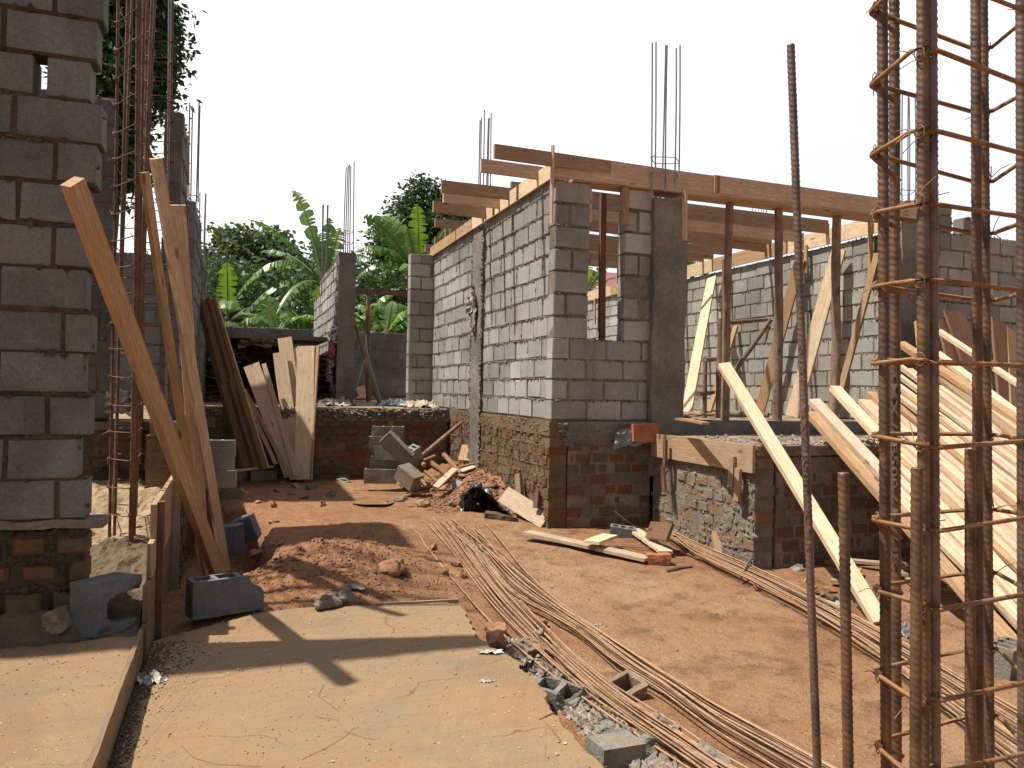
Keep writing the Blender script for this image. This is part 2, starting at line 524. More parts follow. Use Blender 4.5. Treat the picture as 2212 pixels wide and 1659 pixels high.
def rod(mb, p0, p1, r, sides=6, n=2, bow=0.0):
    p0, p1 = V(p0), V(p1)
    s, w = perp((p1 - p0).normalized())
    b = s * rnd(-bow, bow) + w * rnd(-bow, bow)
    pts = [p0.lerp(p1, i / (n - 1)) + b * (4 * (i / (n - 1)) * (1 - i / (n - 1))) for i in range(n)]
    tube(mb, pts, r, sides)


def plankmesh(p0, p1, w, t, up, bow=0.006, twist=0.0, n=9, taper=0.0):
    p0, p1 = V(p0), V(p1)
    d = (p1 - p0); L = d.length; d = d.normalized()
    side = d.cross(V(up)).normalized()
    nr = side.cross(d).normalized()
    o = rnd(0, 50)
    vs, fs, uvs = [], [], []
    for i in range(n):
        f = i / (n - 1)
        c = p0.lerp(p1, f) + nr * (bow * L * 4 * f * (1 - f) * .5) + side * (noise.noise(V((f * 2, o, 0))) * bow * L * .3)
        a = twist * (f - .5)
        s2 = side * math.cos(a) + nr * math.sin(a)
        n2 = nr * math.cos(a) - side * math.sin(a)
        ww = w * (1 - taper * f) * (1 + .02 * noise.noise(V((f * 7, o + 3, 0))))
        e1 = noise.noise(V((f * 9, o + 9, 0))) * .004
        vs += [c - s2 * (ww / 2 + e1) - n2 * t / 2, c + s2 * ww / 2 - n2 * t / 2, c + s2 * ww / 2 + n2 * t / 2, c - s2 * (ww / 2 + e1) + n2 * t / 2]
    per = [0, w, w + t, 2 * w + t, 2 * w + 2 * t]
    for i in range(n - 1):
        u0, u1 = L * i / (n - 1) + .01, L * (i + 1) / (n - 1) + .01
        for k in range(4):
            k2 = (k + 1) % 4
            fs.append((i * 4 + k, i * 4 + k2, i * 4 + 4 + k2, i * 4 + 4 + k))
            uvs.append([(u0, per[k]), (u0, per[k + 1]), (u1, per[k + 1]), (u1, per[k])])
    fs.append((3, 2, 1, 0)); uvs.append([(.01, .01), (.03, .01), (.03, .09), (.01, .09)])
    m = (n - 1) * 4
    fs.append((m, m + 1, m + 2, m + 3)); uvs.append([(.01, .01), (.03, .01), (.03, .09), (.01, .09)])
    return vs, fs, uvs


def plank(name, p0, p1, w, t, up, mat, label=None, cat='plank', group=None, parent=None, **kw):
    mb = MB()
    a, b, c = plankmesh(p0, p1, w, t, up, **kw)
    mb.add(a, b, c)
    return obj(name, mb, M[mat], parent, label, cat, group)


def pole(name, p0, p1, r, mat, label=None, cat='pole', group=None, parent=None, bow=.02, taper=.2, n=14):
    p0, p1 = V(p0), V(p1)
    mb = MB()
    o = rnd(0, 99)
    pts, rad = [], []
    for i in range(n):
        f = i / (n - 1)
        off = V((noise.noise(V((f * 1.6, o, 0))), noise.noise(V((f * 1.6, o, 5))), 0)) * bow
        off *= min(1, 4 * f * (1 - f) + .1)
        pts.append(p0.lerp(p1, f) + off)
        rad.append(r * (1 - taper * f) * (1 + .12 * noise.noise(V((f * 6, o, 9)))))
    tube(mb, pts, rad, 9, rough=.12)
    return obj(name, mb, M[mat], parent, label, cat, group)


def lump(mb, c, s, mi=0, n=0):
    """small irregular stone or clod"""
    c = V(c)
    if isinstance(s, (int, float)): s = (s, s, s)
    base = [(1, 0, 0), (-1, 0, 0), (0, 1, 0), (0, -1, 0), (0, 0, 1), (0, 0, -1)]
    vs = []
    for b in base:
        k = rnd(.6, 1.2)
        vs.append(c + V((b[0] * s[0] * k + rnd(-.3, .3) * s[0], b[1] * s[1] * k + rnd(-.3, .3) * s[1], b[2] * s[2] * k + rnd(-.2, .2) * s[2])))
    mb.add(vs, [(0, 2, 4), (2, 1, 4), (1, 3, 4), (3, 0, 4), (2, 0, 5), (1, 2, 5), (3, 1, 5), (0, 3, 5)], mi=mi)


ICO = None


def rock(mb, c, s, seed, rough=.35, mi=0, sub=2):
    """irregular rock with flat-ish facets"""
    import bmesh
    bm = bmesh.new()
    bmesh.ops.create_icosphere(bm, subdivisions=sub, radius=1)
    vs = []
    rz = rnd(0, 6.28)
    cuts = [(V((rnd(-1, 1), rnd(-1, 1), rnd(-.4, 1))).normalized(), rnd(.45, .8)) for _ in range(7)]
    for v in bm.verts:
        p = v.co * 1.0
        for nn, dd in cuts:
            e = p.dot(nn) - dd
            if e > 0: p = p - nn * e
        p = p * (1 + rough * noise.noise(p * 1.5 + V((seed, 0, 0))) + rough * .3 * noise.noise(p * 5 + V((seed, 4, 0))))
        q = V((p.x * s[0], p.y * s[1], p.z * s[2]))
        q = V((q.x * math.cos(rz) - q.y * math.sin(rz), q.x * math.sin(rz) + q.y * math.cos(rz), q.z))
        vs.append(V(c) + q)
    bm.verts.index_update()
    fs = [tuple(v.index for v in f.verts) for f in bm.faces]
    bm.free()
    mb.add(vs, fs, mi=mi)


def voxel(xs, ys, zs, solid):
    """closed surface of the filled cells of a grid, vertices shared"""
    idx, vs, fs = {}, [], []

    def vi(i, j, k):
        if (i, j, k) not in idx:
            idx[(i, j, k)] = len(vs); vs.append(V((xs[i], ys[j], zs[k])))
        return idx[(i, j, k)]
    nx, ny, nzz = len(xs) - 1, len(ys) - 1, len(zs) - 1

    def S(i, j, k):
        return 0 <= i < nx and 0 <= j < ny and 0 <= k < nzz and solid(i, j, k)
    for i in range(nx):
        for j in range(ny):
            for k in range(nzz):
                if not S(i, j, k): continue
                if not S(i - 1, j, k): fs.append((vi(i, j, k), vi(i, j, k + 1), vi(i, j + 1, k + 1), vi(i, j + 1, k)))
                if not S(i + 1, j, k): fs.append((vi(i + 1, j, k), vi(i + 1, j + 1, k), vi(i + 1, j + 1, k + 1), vi(i + 1, j, k + 1)))
                if not S(i, j - 1, k): fs.append((vi(i, j, k), vi(i + 1, j, k), vi(i + 1, j, k + 1), vi(i, j, k + 1)))
                if not S(i, j + 1, k): fs.append((vi(i, j + 1, k), vi(i, j + 1, k + 1), vi(i + 1, j + 1, k + 1), vi(i + 1, j + 1, k)))
                if not S(i, j, k - 1): fs.append((vi(i, j, k), vi(i, j + 1, k), vi(i + 1, j + 1, k), vi(i + 1, j, k)))
                if not S(i, j, k + 1): fs.append((vi(i, j, k + 1), vi(i + 1, j, k + 1), vi(i + 1, j + 1, k + 1), vi(i, j + 1, k + 1)))
    return vs, fs


def rotmat(rx, ry, rz):
    from mathutils import Euler
    return Euler((rx, ry, rz)).to_matrix()


def lin(a, b, n):
    return [a + (b - a) * i / n for i in range(n + 1)]


def hollow_block(c, rot, label, group=None, L=.44, W=.17, Hh=.22, mat='block', chip=None, fine=False, cav=3, name='concrete_block'):
    """hollow block; cavities run along local z; c = centre; chip = function moving local points"""
    wl = .028
    hx = [-L / 2]
    cw = (L - wl * (cav + 1)) / max(1, cav)
    x = -L / 2
    marks = []
    for k in range(cav):
        x += wl; hx.append(x); marks.append(len(hx) - 1)
        x += cw; hx.append(x)
    if cav == 0: hx = [-L / 2]
    hx.append(L / 2)
    xs = []
    hollow = []
    for k in range(len(hx) - 1):
        nn = (3 if fine else 1) if (hx[k + 1] - hx[k]) > wl * 1.5 else (1 if not fine else 1)
        for q in range(nn):
            xs.append(hx[k] + (hx[k + 1] - hx[k]) * q / nn)
            hollow.append(k % 2 == 1 and cav > 0)
    xs.append(L / 2)
    ys = [-W / 2, -W / 2 + wl, 0, W / 2 - wl, W / 2]
    zs = lin(-Hh / 2, Hh / 2, 10 if fine else 2)
    if fine:
        ys = [-W / 2, -W / 2 + wl / 2, -W / 2 + wl, -.02, .02, W / 2 - wl, W / 2 - wl / 2, W / 2]
    ylo, yhi = -W / 2 + wl - 1e-4, W / 2 - wl + 1e-4
    vs, fs = voxel(xs, ys, zs, lambda i, j, k: not (hollow[i] and ylo <= ys[j] and ys[j + 1] <= yhi and not (k == 0)))
    R = rotmat(*rot)
    o = rnd(0, 50)
    out = []
    for p in vs:
        if chip: p = chip(p)
        p = p + V((nz(p, 18, o), nz(p, 18, o + 7), nz(p, 18, o + 13))) * .004
        edge = (abs(abs(p.x) - L / 2) < .006) + (abs(abs(p.y) - W / 2) < .006) + (abs(abs(p.z) - Hh / 2) < .006)
        if edge >= 2: p = p * (1 - .012 - .012 * random.random())
        out.append(V(c) + R @ p)
    mb = MB().add(out, fs)
    return obj(name, mb, M[mat], None, label, 'concrete block', group)


def masonry(bm, mm, o, u, n, ext, z0, z1, bl=.42, bh=.20, jt=.02, thick=.15, jit=.005, lumps=.5, shift=.5, skipz=None, lsize=1.0, cham=.006, core=.010):
    """courses of blocks: ext(z) gives the list of (s0, s1) runs of that course"""
    o = V(o); u = V(u); n = V(n)

    def P(s, z, d):
        return o + u * s + V((0, 0, z)) - n * d
    flip = u.cross(ZV).dot(n) < 0

    def addf(mb, vs, fs):
        mb.add(vs, [f[::-1] for f in fs] if flip else fs)
    z = z0; row = 0
    ch = bh + jt
    while z < z1 - .04:
        zt = min(z + ch, z1)
        wav = rnd(-.004, .004)
        for (a, b) in ext((z + zt) / 2):
            # core of mortar
            e = .006
            vs = [P(a + e, z, core), P(b - e, z, core), P(b - e, zt, core), P(a + e, zt, core), P(a + e, z, thick - core), P(b - e, z, thick - core), P(b - e, zt, thick - core), P(a + e, zt, thick - core)]
            fs = [(0, 1, 2, 3), (5, 4, 7, 6), (4, 0, 3, 7), (1, 5, 6, 2), (3, 2, 6, 7), (4, 5, 1, 0)]
            addf(mm, vs, fs)
            s = a - (bl + jt) * (shift if row % 2 else 0) - rnd(0, .06)
            while s < b - .03:
                full = bl * rnd(.93, 1.04) + jt
                s0, s1 = max(s + jt / 2, a), min(s + full - jt / 2, b)
                if b - s1 < .06: s1 = b
                s += full
                if s1 > b - 1e-6: s = b
                if s1 - s0 < .05: continue
                d0 = rnd(-jit, jit)
                q = lambda: rnd(-.0035, .0035)
                zb, zu = z + jt / 2 + q() + wav, zt - jt / 2 + q() + wav
                if zt > z1 - .001: zu = zt
                cc = cham
                t1, t2 = rnd(-jit, jit) * .6, rnd(-jit, jit) * .6
                fr = [(s0, zb), (s1, zb), (s1, zu), (s0, zu)]
                vs = []
                for (ss, zz) in fr:
                    vs.append(P(ss + q(), zz + q(), d0 + cc))
                for k, (ss, zz) in enumerate(fr):
                    sx = cc if k in (0, 3) else -cc
                    sz = cc if k < 2 else -cc
                    vs.append(P(ss + sx * rnd(.6, 1.9), zz + sz * rnd(.6, 1.9), d0 + (t1 if k in (0, 3) else t2)))
                for (ss, zz) in fr:
                    vs.append(P(ss, zz, thick + d0 * .5))
                fs = [(4, 5, 6, 7), (0, 1, 5, 4), (1, 2, 6, 5), (2, 3, 7, 6), (3, 0, 4, 7), (0, 8, 9, 1), (1, 9, 10, 2), (2, 10, 11, 3), (3, 11, 8, 0), (9, 8, 11, 10)]
                addf(bm, vs, fs)
                if lumps and random.random() < lumps:   # squeeze-out on the head joint
                    for q_ in range(int(3 * lumps) + 1):
                        lump(mm, P(s1 + jt / 2, rnd(zb, zu), rnd(-.004, .008)), (.010 * lsize, .010 * lsize, rnd(.012, .04) * lsize))
            if lumps:
                s = a + .02
                while s < b - .02:
                    if random.random() < lumps * 1.3:
                        k = rnd(.6, 1.5) * lsize
                        lump(mm, P(s, zt + rnd(-.012, .004), rnd(-.007, .006)), (.016 * k * (abs(u.x) + .6 * abs(u.y)) + .004, .016 * k, rnd(.008, .022) * k))
                    s += rnd(.02, .055)
        z = zt; row += 1


def crown(mb, c, r, n, leaf, clump=.35, per=45, flat=.75, seed=0, droop=0, hole=.0):
    c = V(c)
    done = 0
    while done < n:
        d = V((random.gauss(0, 1), random.gauss(0, 1), random.gauss(0, 1))).normalized()
        k = random.random() ** .45
        q = V((d.x * r[0] * k, d.y * r[1] * k, d.z * r[2] * k))
        q = q * (1 + .35 * noise.noise(V((d.x * 1.7 + seed, d.y * 1.7, d.z * 1.7))))
        if hole and noise.noise((c + q) * .9 + V((seed, 3, 1))) < hole - .35: continue
        cc = c + q
        cr = clump * rnd(.5, 1.3)
        for _ in range(per):
            g = V((random.gauss(0, cr), random.gauss(0, cr), random.gauss(0, cr * flat) - droop * random.random()))
            p = cc + g
            a = V((random.gauss(0, 1), random.gauss(0, 1), random.gauss(-.3 - droop * 2, .6))).normalized()
            s, w = perp(a)
            s = (s * math.cos(done) + w * math.sin(done))
            l = leaf * rnd(.6, 1.3)
            hw = l * .24
            mid = p + a * l * .5
            mb.add([p, mid + s * hw, p + a * l, mid - s * hw], [(0, 1, 2, 3)])
            done += 1


def bez(p0, p1, p2, t):
    return p0 * (1 - t) ** 2 + p1 * (2 * t * (1 - t)) + p2 * t * t


def banana_leaf(p0, tip, lift, width, tear=.6, droop=.5, n=30, pet=.14, fold=.25, name='leaf', parent=None, mat='banana', face=None):
    p0, tip = V(p0), V(tip)
    mid = (p0 + tip) / 2 + V((0, 0, lift))
    mb = MB()
    pts = [bez(p0, mid, tip, i / n) for i in range(n + 1)]
    tube(mb, pts[::2] if n % 2 == 0 else pts, [.035 * (1 - .85 * i / (n // 2)) + .004 for i in range(n // 2 + 1)], 5, mi=1)
    for sgn in (-1, 1):
        i = int(n * pet)
        while i < n:
            g = 1 if random.random() < tear else random.randint(2, 5)
            if tear < .15: g = n
            j = min(n, i + g)
            ex = rnd(0, .55) * (tear > .15)
            cut = rnd(.75, 1.05)
            vs, fs = [], []
            m = j - i
            for q in range(m + 1):
                t = (i + q) / n
                p = pts[i + q]
                tg = (pts[min(n, i + q + 1)] - pts[max(0, i + q - 1)]).normalized()
                side = tg.cross(V(face) if face else ZV)
                if side.length < .05: side = R0.copy()
                side = side.normalized() * sgn
                up = side.cross(tg).normalized()
                if up.z < 0 and not face: up = -up
                tt = (t - pet) / (1 - pet)
                w = width * (math.sin(PI * min(1, max(0, tt * .96 + .04))) ** .55) * cut
                sh = 0
                if tear > .15:
                    sh = (.5 - q / m) * .35 * (pts[min(n, j)] - pts[i]).length if m else 0
                a1, a2 = fold, -(droop * (.5 + ex))
                q1 = p + side * (w * .5 * math.cos(a1)) + up * (w * .5 * math.sin(a1)) + tg * sh * .4
                q2 = q1 + (side * math.cos(a2) + up * math.sin(a2)) * (w * .5) + tg * (sh + w * .12) - V((0, 0, w * droop * .35 * (1 + ex)))
                vs += [p, q1, q2]
            for q in range(m):
                a = q * 3
                fs.append((a, a + 1, a + 4, a + 3)); fs.append((a + 1, a + 2, a + 5, a + 4))
            mb.add(vs, fs)
            i = j
    return obj(name, mb, [M[mat], M['banana_stem']], parent)


def ribbed_bar(mb, p0, p1, r, pitch=.0122, h=.19, step=.0026, sides=12, wob=.0008, phase=0.0):
    p0, p1 = V(p0), V(p1)
    L = (p1 - p0).length
    d = (p1 - p0) / L
    s, w = perp(d)
    n = max(2, int(L / step))
    o = rnd(0, 99)
    vs = []
    for i in range(n + 1):
        z = L * i / n
        c = p0 + d * z + s * (noise.noise(V((z * .9, o, 0))) * wob) + w * (noise.noise(V((z * .9, o, 7))) * wob)
        for k in range(sides):
            a = 2 * PI * k / sides + phase
            ca = math.cos(a)
            half = 1 if math.sin(a) >= 0 else -1
            ph = (z / pitch + half * ca * .42 + (0.5 if half > 0 else 0)) % 1.0
            rib = max(0, 1 - abs(ph - .5) / .2) * (1 - abs(ca) ** 4)
            lon = .06 if abs(math.sin(a)) < .2 else 0
            rr = r * (1 + h * rib + lon)
            vs.append(c + s * (math.cos(a) * rr) + w * (math.sin(a) * rr))
    fs = []
    for i in range(n):
        for k in range(sides):
            k2 = (k + 1) % sides
            fs.append((i * sides + k, i * sides + k2, (i + 1) * sides + k2, (i + 1) * sides + k))
    fs.append(tuple(range(sides))[::-1])
    fs.append(tuple(n * sides + k for k in range(sides)))
    mb.add(vs, fs, smooth=True)


def sheetmesh(grid, thick=.002):
    """thin two-sided sheet from a grid of points"""
    nr, nc = len(grid), len(grid[0])
    vs = [p for row in grid for p in row]
    fs = []
    for i in range(nr - 1):
        for j in range(nc - 1):
            a = i * nc + j
            fs.append((a, a + 1, a + nc + 1, a + nc))
    return MB().add(vs, fs, smooth=True)


def crumple(name, c, ax, ay, amp, mat, label, cat, seed=0, n=14, up=(0, 0, 1), group=None, sag=0, parent=None, freq=3.0, ragged=.15):
    """crumpled film or cloth: c centre, ax/ay half extents"""
    c = V(c); ax = V(ax); ay = V(ay); up = V(up)
    grid = []
    for i in range(n + 1):
        row = []
        for j in range(n + 1):
            a, b = i / n * 2 - 1, j / n * 2 - 1
            k = 1 + ragged * noise.noise(V((a * 2.3 + seed, b * 2.3, 4)))
            h = noise.noise(V((a * freq + seed, b * freq, 1))) * amp + abs(noise.noise(V((a * freq * 1.8, b * freq * 1.8 + seed, 2)))) * amp * .8
            row.append(c + ax * a * k + ay * b * k + up * (h - sag * (a * a + b * b)) + ax * (noise.noise(V((a * 4, b * 4, seed))) * .18))
        grid.append(row)
    mb = sheetmesh(grid)
    return obj(name, mb, M[mat], parent, label, cat, group)


# ------------------------------------------------------------ world, sun, camera
SUN = V((-.54, .10, 1.0)).normalized()
w = bpy.data.worlds.new('World'); scn.world = w
w.use_nodes = True
nt = w.node_tree
nt.nodes.clear()
sky = nt.nodes.new('ShaderNodeTexSky'); sky.sky_type = 'NISHITA'
sky.sun_disc = False
sky.sun_elevation = math.asin(SUN.z)
sky.sun_rotation = math.atan2(SUN.x, SUN.y)
sky.air_density = 1.0; sky.dust_density = 1.5; sky.ozone_density = 1.0
bg = nt.nodes.new('ShaderNodeBackground'); bg.inputs[1].default_value = 0.13
wo = nt.nodes.new('ShaderNodeOutputWorld')
bg.inputs[1].default_value = 0.055
# white veil added over the far sky (towards +Y), little behind, keeping shaded walls dark
tc = nt.nodes.new('ShaderNodeTexCoord')
sp = nt.nodes.new('ShaderNodeSeparateXYZ'); nt.links.new(tc.outputs['Generated'], sp.inputs[0])
dv = N(nt, 'ShaderNodeVectorMath', operation='DOT_PRODUCT')
nt.links.new(tc.outputs['Generated'], dv.inputs[0]); dv.inputs[1].default_value = (.18, .93, .32)
side = math_(nt, 'ADD', dv.outputs['Value'], math_(nt, 'MULTIPLY', ns(nt, tc.outputs['Generated'], 2.0, 5, .6), .25))
veil = ramp(nt, side, [(.50, .12), (.84, .99)])
low = ramp(nt, math_(nt, 'ADD', sp.outputs['Z'], math_(nt, 'MULTIPLY', sp.outputs['X'], -.45)), [(-.42, (13.9, 15.0, 16.6)), (.10, (17.3, 17.5, 17.8))])
hs = N(nt, 'ShaderNodeHueSaturation'); hs.inputs['Saturation'].default_value = .75; nt.links.new(sky.outputs[0], hs.inputs['Color'])
skyc = mix(nt, veil, hs.outputs[0], low)
nt.links.new(skyc, bg.inputs[0]); nt.links.new(bg.outputs[0], wo.inputs[0])
ld = bpy.data.lights.new('sun', 'SUN'); ld.energy = 5.0; ld.angle = math.radians(1.0); ld.color = (1, .95, .86)
lo = bpy.data.objects.new('sun', ld); COL.objects.link(lo)
lo.rotation_euler = SUN.to_track_quat('Z', 'Y').to_euler()
lo.location = (0, 0, 30)

from mathutils import Matrix
cd = bpy.data.cameras.new('camera'); cam = bpy.data.objects.new('camera', cd); COL.objects.link(cam)
cd.sensor_width = 36; cd.lens = F / 2212 * 36; cd.clip_start = .05; cd.clip_end = 2000
Mx = Matrix((RR, UU, -FW)).transposed().to_4x4()
Mx.translation = EYE
cam.matrix_world = Mx
scn.camera = cam
scn.view_settings.view_transform = 'Standard'
scn.view_settings.look = 'None'
scn.view_settings.exposure = .38
scn.view_settings.gamma = 1
scn.cycles.max_bounces = 8
scn.cycles.use_adaptive_sampling = True
scn.cycles.adaptive_threshold = .02


# ------------------------------------------------------------ terrain
def sm(a, b, x):
    t = max(0, min(1, (x - a) / (b - a)))
    return t * t * (3 - 2 * t)


def fbm(x, y, s, oc=4):
    v, a = 0, 1
    for k in range(oc):
        v += a * noise.noise(V((x * s, y * s, k * 7.1)))
        s *= 2.05; a *= .5
    return v


def H(x, y):
    z = -.11 + .21 * max(0, min(1, (y - 4.0) / 4.2)) + .06 * sm(8, 11.5, y)
    m = math.exp(-(((x - .72) / .70) ** 2 + ((y - 6.35) / .60) ** 2))
    m2 = math.exp(-(((x - 1.25) / .5) ** 2 + ((y - 7.5) / .5) ** 2))
    z += .25 * m + .10 * m2
    tr = (1 - sm(.12, .38, x + .12 * noise.noise(V((y * 1.5, 0, 0))))) * sm(6.1, 6.7, y) * (1 - sm(8.9, 9.5, y + x))
    z -= .55 * tr
    w = math.exp(-((max(0, 3.12 - x)) / .42) ** 2) * sm(8.3, 9.2, y) * (1 - sm(11.3, 12.5, y)) if x < 3.6 else 0
    z += .26 * w
    z += .05 * math.exp(-(((x - 2.5) / .5) ** 2 + ((y - 8.3) / .35) ** 2))
    z -= .06 * math.exp(-(((x - 1.62) / .4) ** 2 + ((y - 9.1) / .3) ** 2))
    near = 1 if (-3 < x < 14 and 0 < y < 14) else 0
    if near:
        rg = .3 + 1.6 * m + 1.2 * m2 + 1.5 * w + 1.1 * sm(.9, 0, abs(x - (1.05 + (5.2 - y) * .22))) * (1 - sm(5, 6, y))
        z += .024 * fbm(x, y, .9, 3) + .020 * rg * fbm(x, y, 3.4, 5)
        if rg > .6:
            z += .030 * min(rg, 2) * abs(fbm(x, y, 7, 4))
        # footprints and drag marks
        z -= .010 * max(0, noise.noise(V((x * 5, y * 9, 2))) - .35) * 3
    if -.6 < x < 2.2 and y < 5.7 and slab_inside(x, y): z = -.16
    return z


def gp(px, py, up=0.0):
    """ground point seen at a pixel"""
    z = 0
    for _ in range(9):
        p = onZ(px, py, z)
        z = .5 * z + .5 * (H(p.x, p.y) + up)
    p = onZ(px, py, z)
    return p


def Hs(x, y):
    return max(-.082, -.11 + .21 * (y - 4.0) / 4.2 + .03)


SLAB = [onZ(*p, 0) for p in [(372, 1350), (560, 1322), (640, 1312), (730, 1308), (850, 1305), (955, 1300), (992, 1302), (1012, 1335), (1032, 1372), (1062, 1396), (1098, 1412),
                             (1128, 1432), (1150, 1462), (1184, 1494), (1192, 1530), (1232, 1568), (1262, 1610), (1306, 1650), (1345, 1700), (1420, 1800)]]
SLAB = [V((-.42, 5.05, 0))] + SLAB[1:] + [V((1.15, 1.2, 0)), V((-.42, 1.2, 0))]


def inpoly(x, y, P):
    c = False
    j = len(P) - 1
    for i in range(len(P)):
        if (P[i].y > y) != (P[j].y > y) and x < (P[j].x - P[i].x) * (y - P[i].y) / (P[j].y - P[i].y) + P[i].x:
            c = not c
        j = i
    return c


def slab_inside(x, y):
    return inpoly(x, y, SLAB)


def axis(lo, hi, step, far):
    a = [lo]
    while a[-1] < hi - 1e-6: a.append(a[-1] + step)
    s = step; x = a[-1]
    while x < far: s *= 1.35; x += s; a.append(x)
    s = step; x = lo; b = []
    while x > -far: s *= 1.35; x -= s; b.append(x)
    return b[::-1] + a


gx = axis(-1.2, 6.2, .045, 300); gy = axis(1.2, 12.2, .045, 300)
vs = [(x, y, H(x, y)) for y in gy for x in gx]
fs = []
nx = len(gx)
for j in range(len(gy) - 1):
    for i in range(nx - 1):
        a = j * nx + i
        fs.append((a, a + 1, a + nx + 1, a + nx))
obj('ground', MB().add(vs, fs, smooth=True), M['soil'], kind='structure')

# main slab: ragged cast edge, real thickness
pts = []
for i in range(len(SLAB)):
    a, b = SLAB[i], SLAB[(i + 1) % len(SLAB)]
    L = (b - a).length
    k = max(1, int(L / .03))
    ragged = a.x > .9 and b.x > .9 or a.y > 5 and False
    d = (b - a).normalized(); nn = V((d.y, -d.x, 0))
    for q in range(k):
        p = a.lerp(b, q / k)
        if ragged: p = p + nn * (noise.noise(p * 9) * .028 + noise.noise(p * 28) * .012)
        pts.append(p)
n = len(pts)
cx = sum((p for p in pts), V((0, 0, 0))) / n


def ringz(p, inset, z):
    d = (cx - p); d.z = 0
    q = p + d.normalized() * inset
    return V((q.x, q.y, z + .003 * noise.noise(q * 20)))


rings = [(0, -.17), (0, -.05), (.004, -.012), (.018, 0.0)]
mb = MB()
vs = []
for k, (ins, z) in enumerate(rings):
    for p in pts:
        q = ringz(p, ins, z)
        if k < 3 and p.x > .9:
            q += V((noise.noise(p * 25 + V((0, 0, k))) * .012, noise.noise(p * 25 + V((5, 0, k))) * .012, 0))
        vs.append(q)
fs = []
for k in range(len(rings) - 1):
    for i in range(n):
        j = (i + 1) % n
        fs.append((k * n + i, k * n + j, (k + 1) * n + j, (k + 1) * n + i)[::-1])
fs.append(tuple((len(rings) - 1) * n + i for i in range(n))[::-1])
mb.add(vs, fs)
obj('slab_floor', mb, M['slab'], kind='structure')


# left lower slab with mud bank rising to the raised floor behind the block wall
def HL(x, y):
    z = .15 + .09 * sm(4.70, 4.90, y + .1 * noise.noise(V((x * 3, y * 3, 0))))
    z += .18 * sm(4.95, 5.9, y) + .26 * sm(5.9, 7.1, y)
    r = sm(4.5, 4.8, y) * (1 - sm(6.9, 7.4, y))
    z += (.004 + .05 * r) * fbm(x, y, 4, 4) + .03 * r * abs(fbm(x, y, 12, 2))
    return z


xs = lin(-6, -1.6, 20)[:-1] + lin(-1.6, -.462, 46)
ys = lin(1.2, 3.9, 30)[:-1] + lin(3.9, 7.3, 95)[:-1] + lin(7.3, 7.45, 2)
vs = [(x, y, HL(x, y)) for y in ys for x in xs]
nx = len(xs); fs = []
for j in range(len(ys) - 1):
    for i in range(nx - 1):
        a = j * nx + i
        fs.append((a, a + 1, a + nx + 1, a + nx))
# side skirt facing the main slab
nv = len(vs)
for y in ys: vs.append((-.464, y, -.2))
for j in range(len(ys) - 1):
    a = j * nx + nx - 1; b = (j + 1) * nx + nx - 1
    fs.append((a, nv + j, nv + j + 1, b))
def yc(f): return sum(vs[i][1] for i in f) / len(f)


obj('left_slab', MB().add(vs, [f for f in fs if yc(f) < 4.62]), M['slab'], kind='structure')
obj('mud_bank', MB().add(vs, [f for f in fs if 4.62 <= yc(f) < 5.92 + .12 * noise.noise(V((yc(f) * 9, f[0] * .37, 0)))]), M['mud'], kind='structure')
obj('sand_floor', MB().add(vs, [f for f in fs if yc(f) >= 5.92 + .12 * noise.noise(V((yc(f) * 9, f[0] * .37, 0)))]), M['sand'], kind='structure')


# ------------------------------------------------------------ raised floors of the building
def floor_slab(name, x0, x1, y0, y1, z0, z1, mat='floor', step=.09, edge=.02):
    xs = lin(x0, x1, max(1, int((x1 - x0) / step))); ys = lin(y0, y1, max(1, int((y1 - y0) / step)))
    vs = [(x + (edge * noise.noise(V((x * 9, y * 9, 3))) if x in (x0, x1) else 0), y + (edge * noise.noise(V((x * 9, y * 9, 8))) if y in (y0, y1) else 0), z1 + .012 * fbm(x, y, 4, 4)) for y in ys for x in xs]
    nx = len(xs); ny = len(ys); fs = []
    for j in range(ny - 1):
        for i in range(nx - 1):
            a = j * nx + i
            fs.append((a, a + 1, a + nx + 1, a + nx))
    nv = len(vs)
    ringi = [i for i in range(nx)] + [j * nx + nx - 1 for j in range(1, ny)] + [(ny - 1) * nx + i for i in range(nx - 2, -1, -1)] + [j * nx for j in range(ny - 2, 0, -1)]
    for i in ringi:
        p = vs[i]; vs.append((p[0], p[1], z0))
    m = len(ringi)
    for k in range(m):
        k2 = (k + 1) % m
        fs.append((ringi[k], nv + k, nv + k2, ringi[k2])); 
    fs.append(tuple(nv + k for k in range(m))[::-1])
    mb = MB().add(vs, fs)
    return mb


FZ = 1.19
obj('raised_floor', floor_slab('f', 3.30, 14, 7.84, 24, 1.02, FZ, step=.14), M['floor'], kind='structure')
obj('rear_raised_floor', floor_slab('f', -.44, 3.10, 11.72, 24, .9, FZ, step=.10, edge=.05), M['floor'], kind='structure')
obj('porch_floor', floor_slab('f', 4.34, 13, 5.83, 7.58, .80, 1.05, step=.06, edge=.03), M['floor'], kind='structure')
obj('floor_edge_beam', MB().aab(4.30, 13.9, 7.60, 7.82, 1.0, FZ + .01, j=.004), M['render'], kind='structure')


def wall(name, label, parts, cat='wall', group=None):
    """parts: list of (part name, MB, material)"""
    allp = [p for _, mb, _ in parts for p in mb.v]
    base = V(((min(p[0] for p in allp) + max(p[0] for p in allp)) / 2, (min(p[1] for p in allp) + max(p[1] for p in allp)) / 2, min(p[2] for p in allp)))
    t = thing(name, base, label, cat, group); t['kind'] = 'thing'
    for nm, mb, mt in parts:
        obj(nm, mb, M[mt], t)
    return t


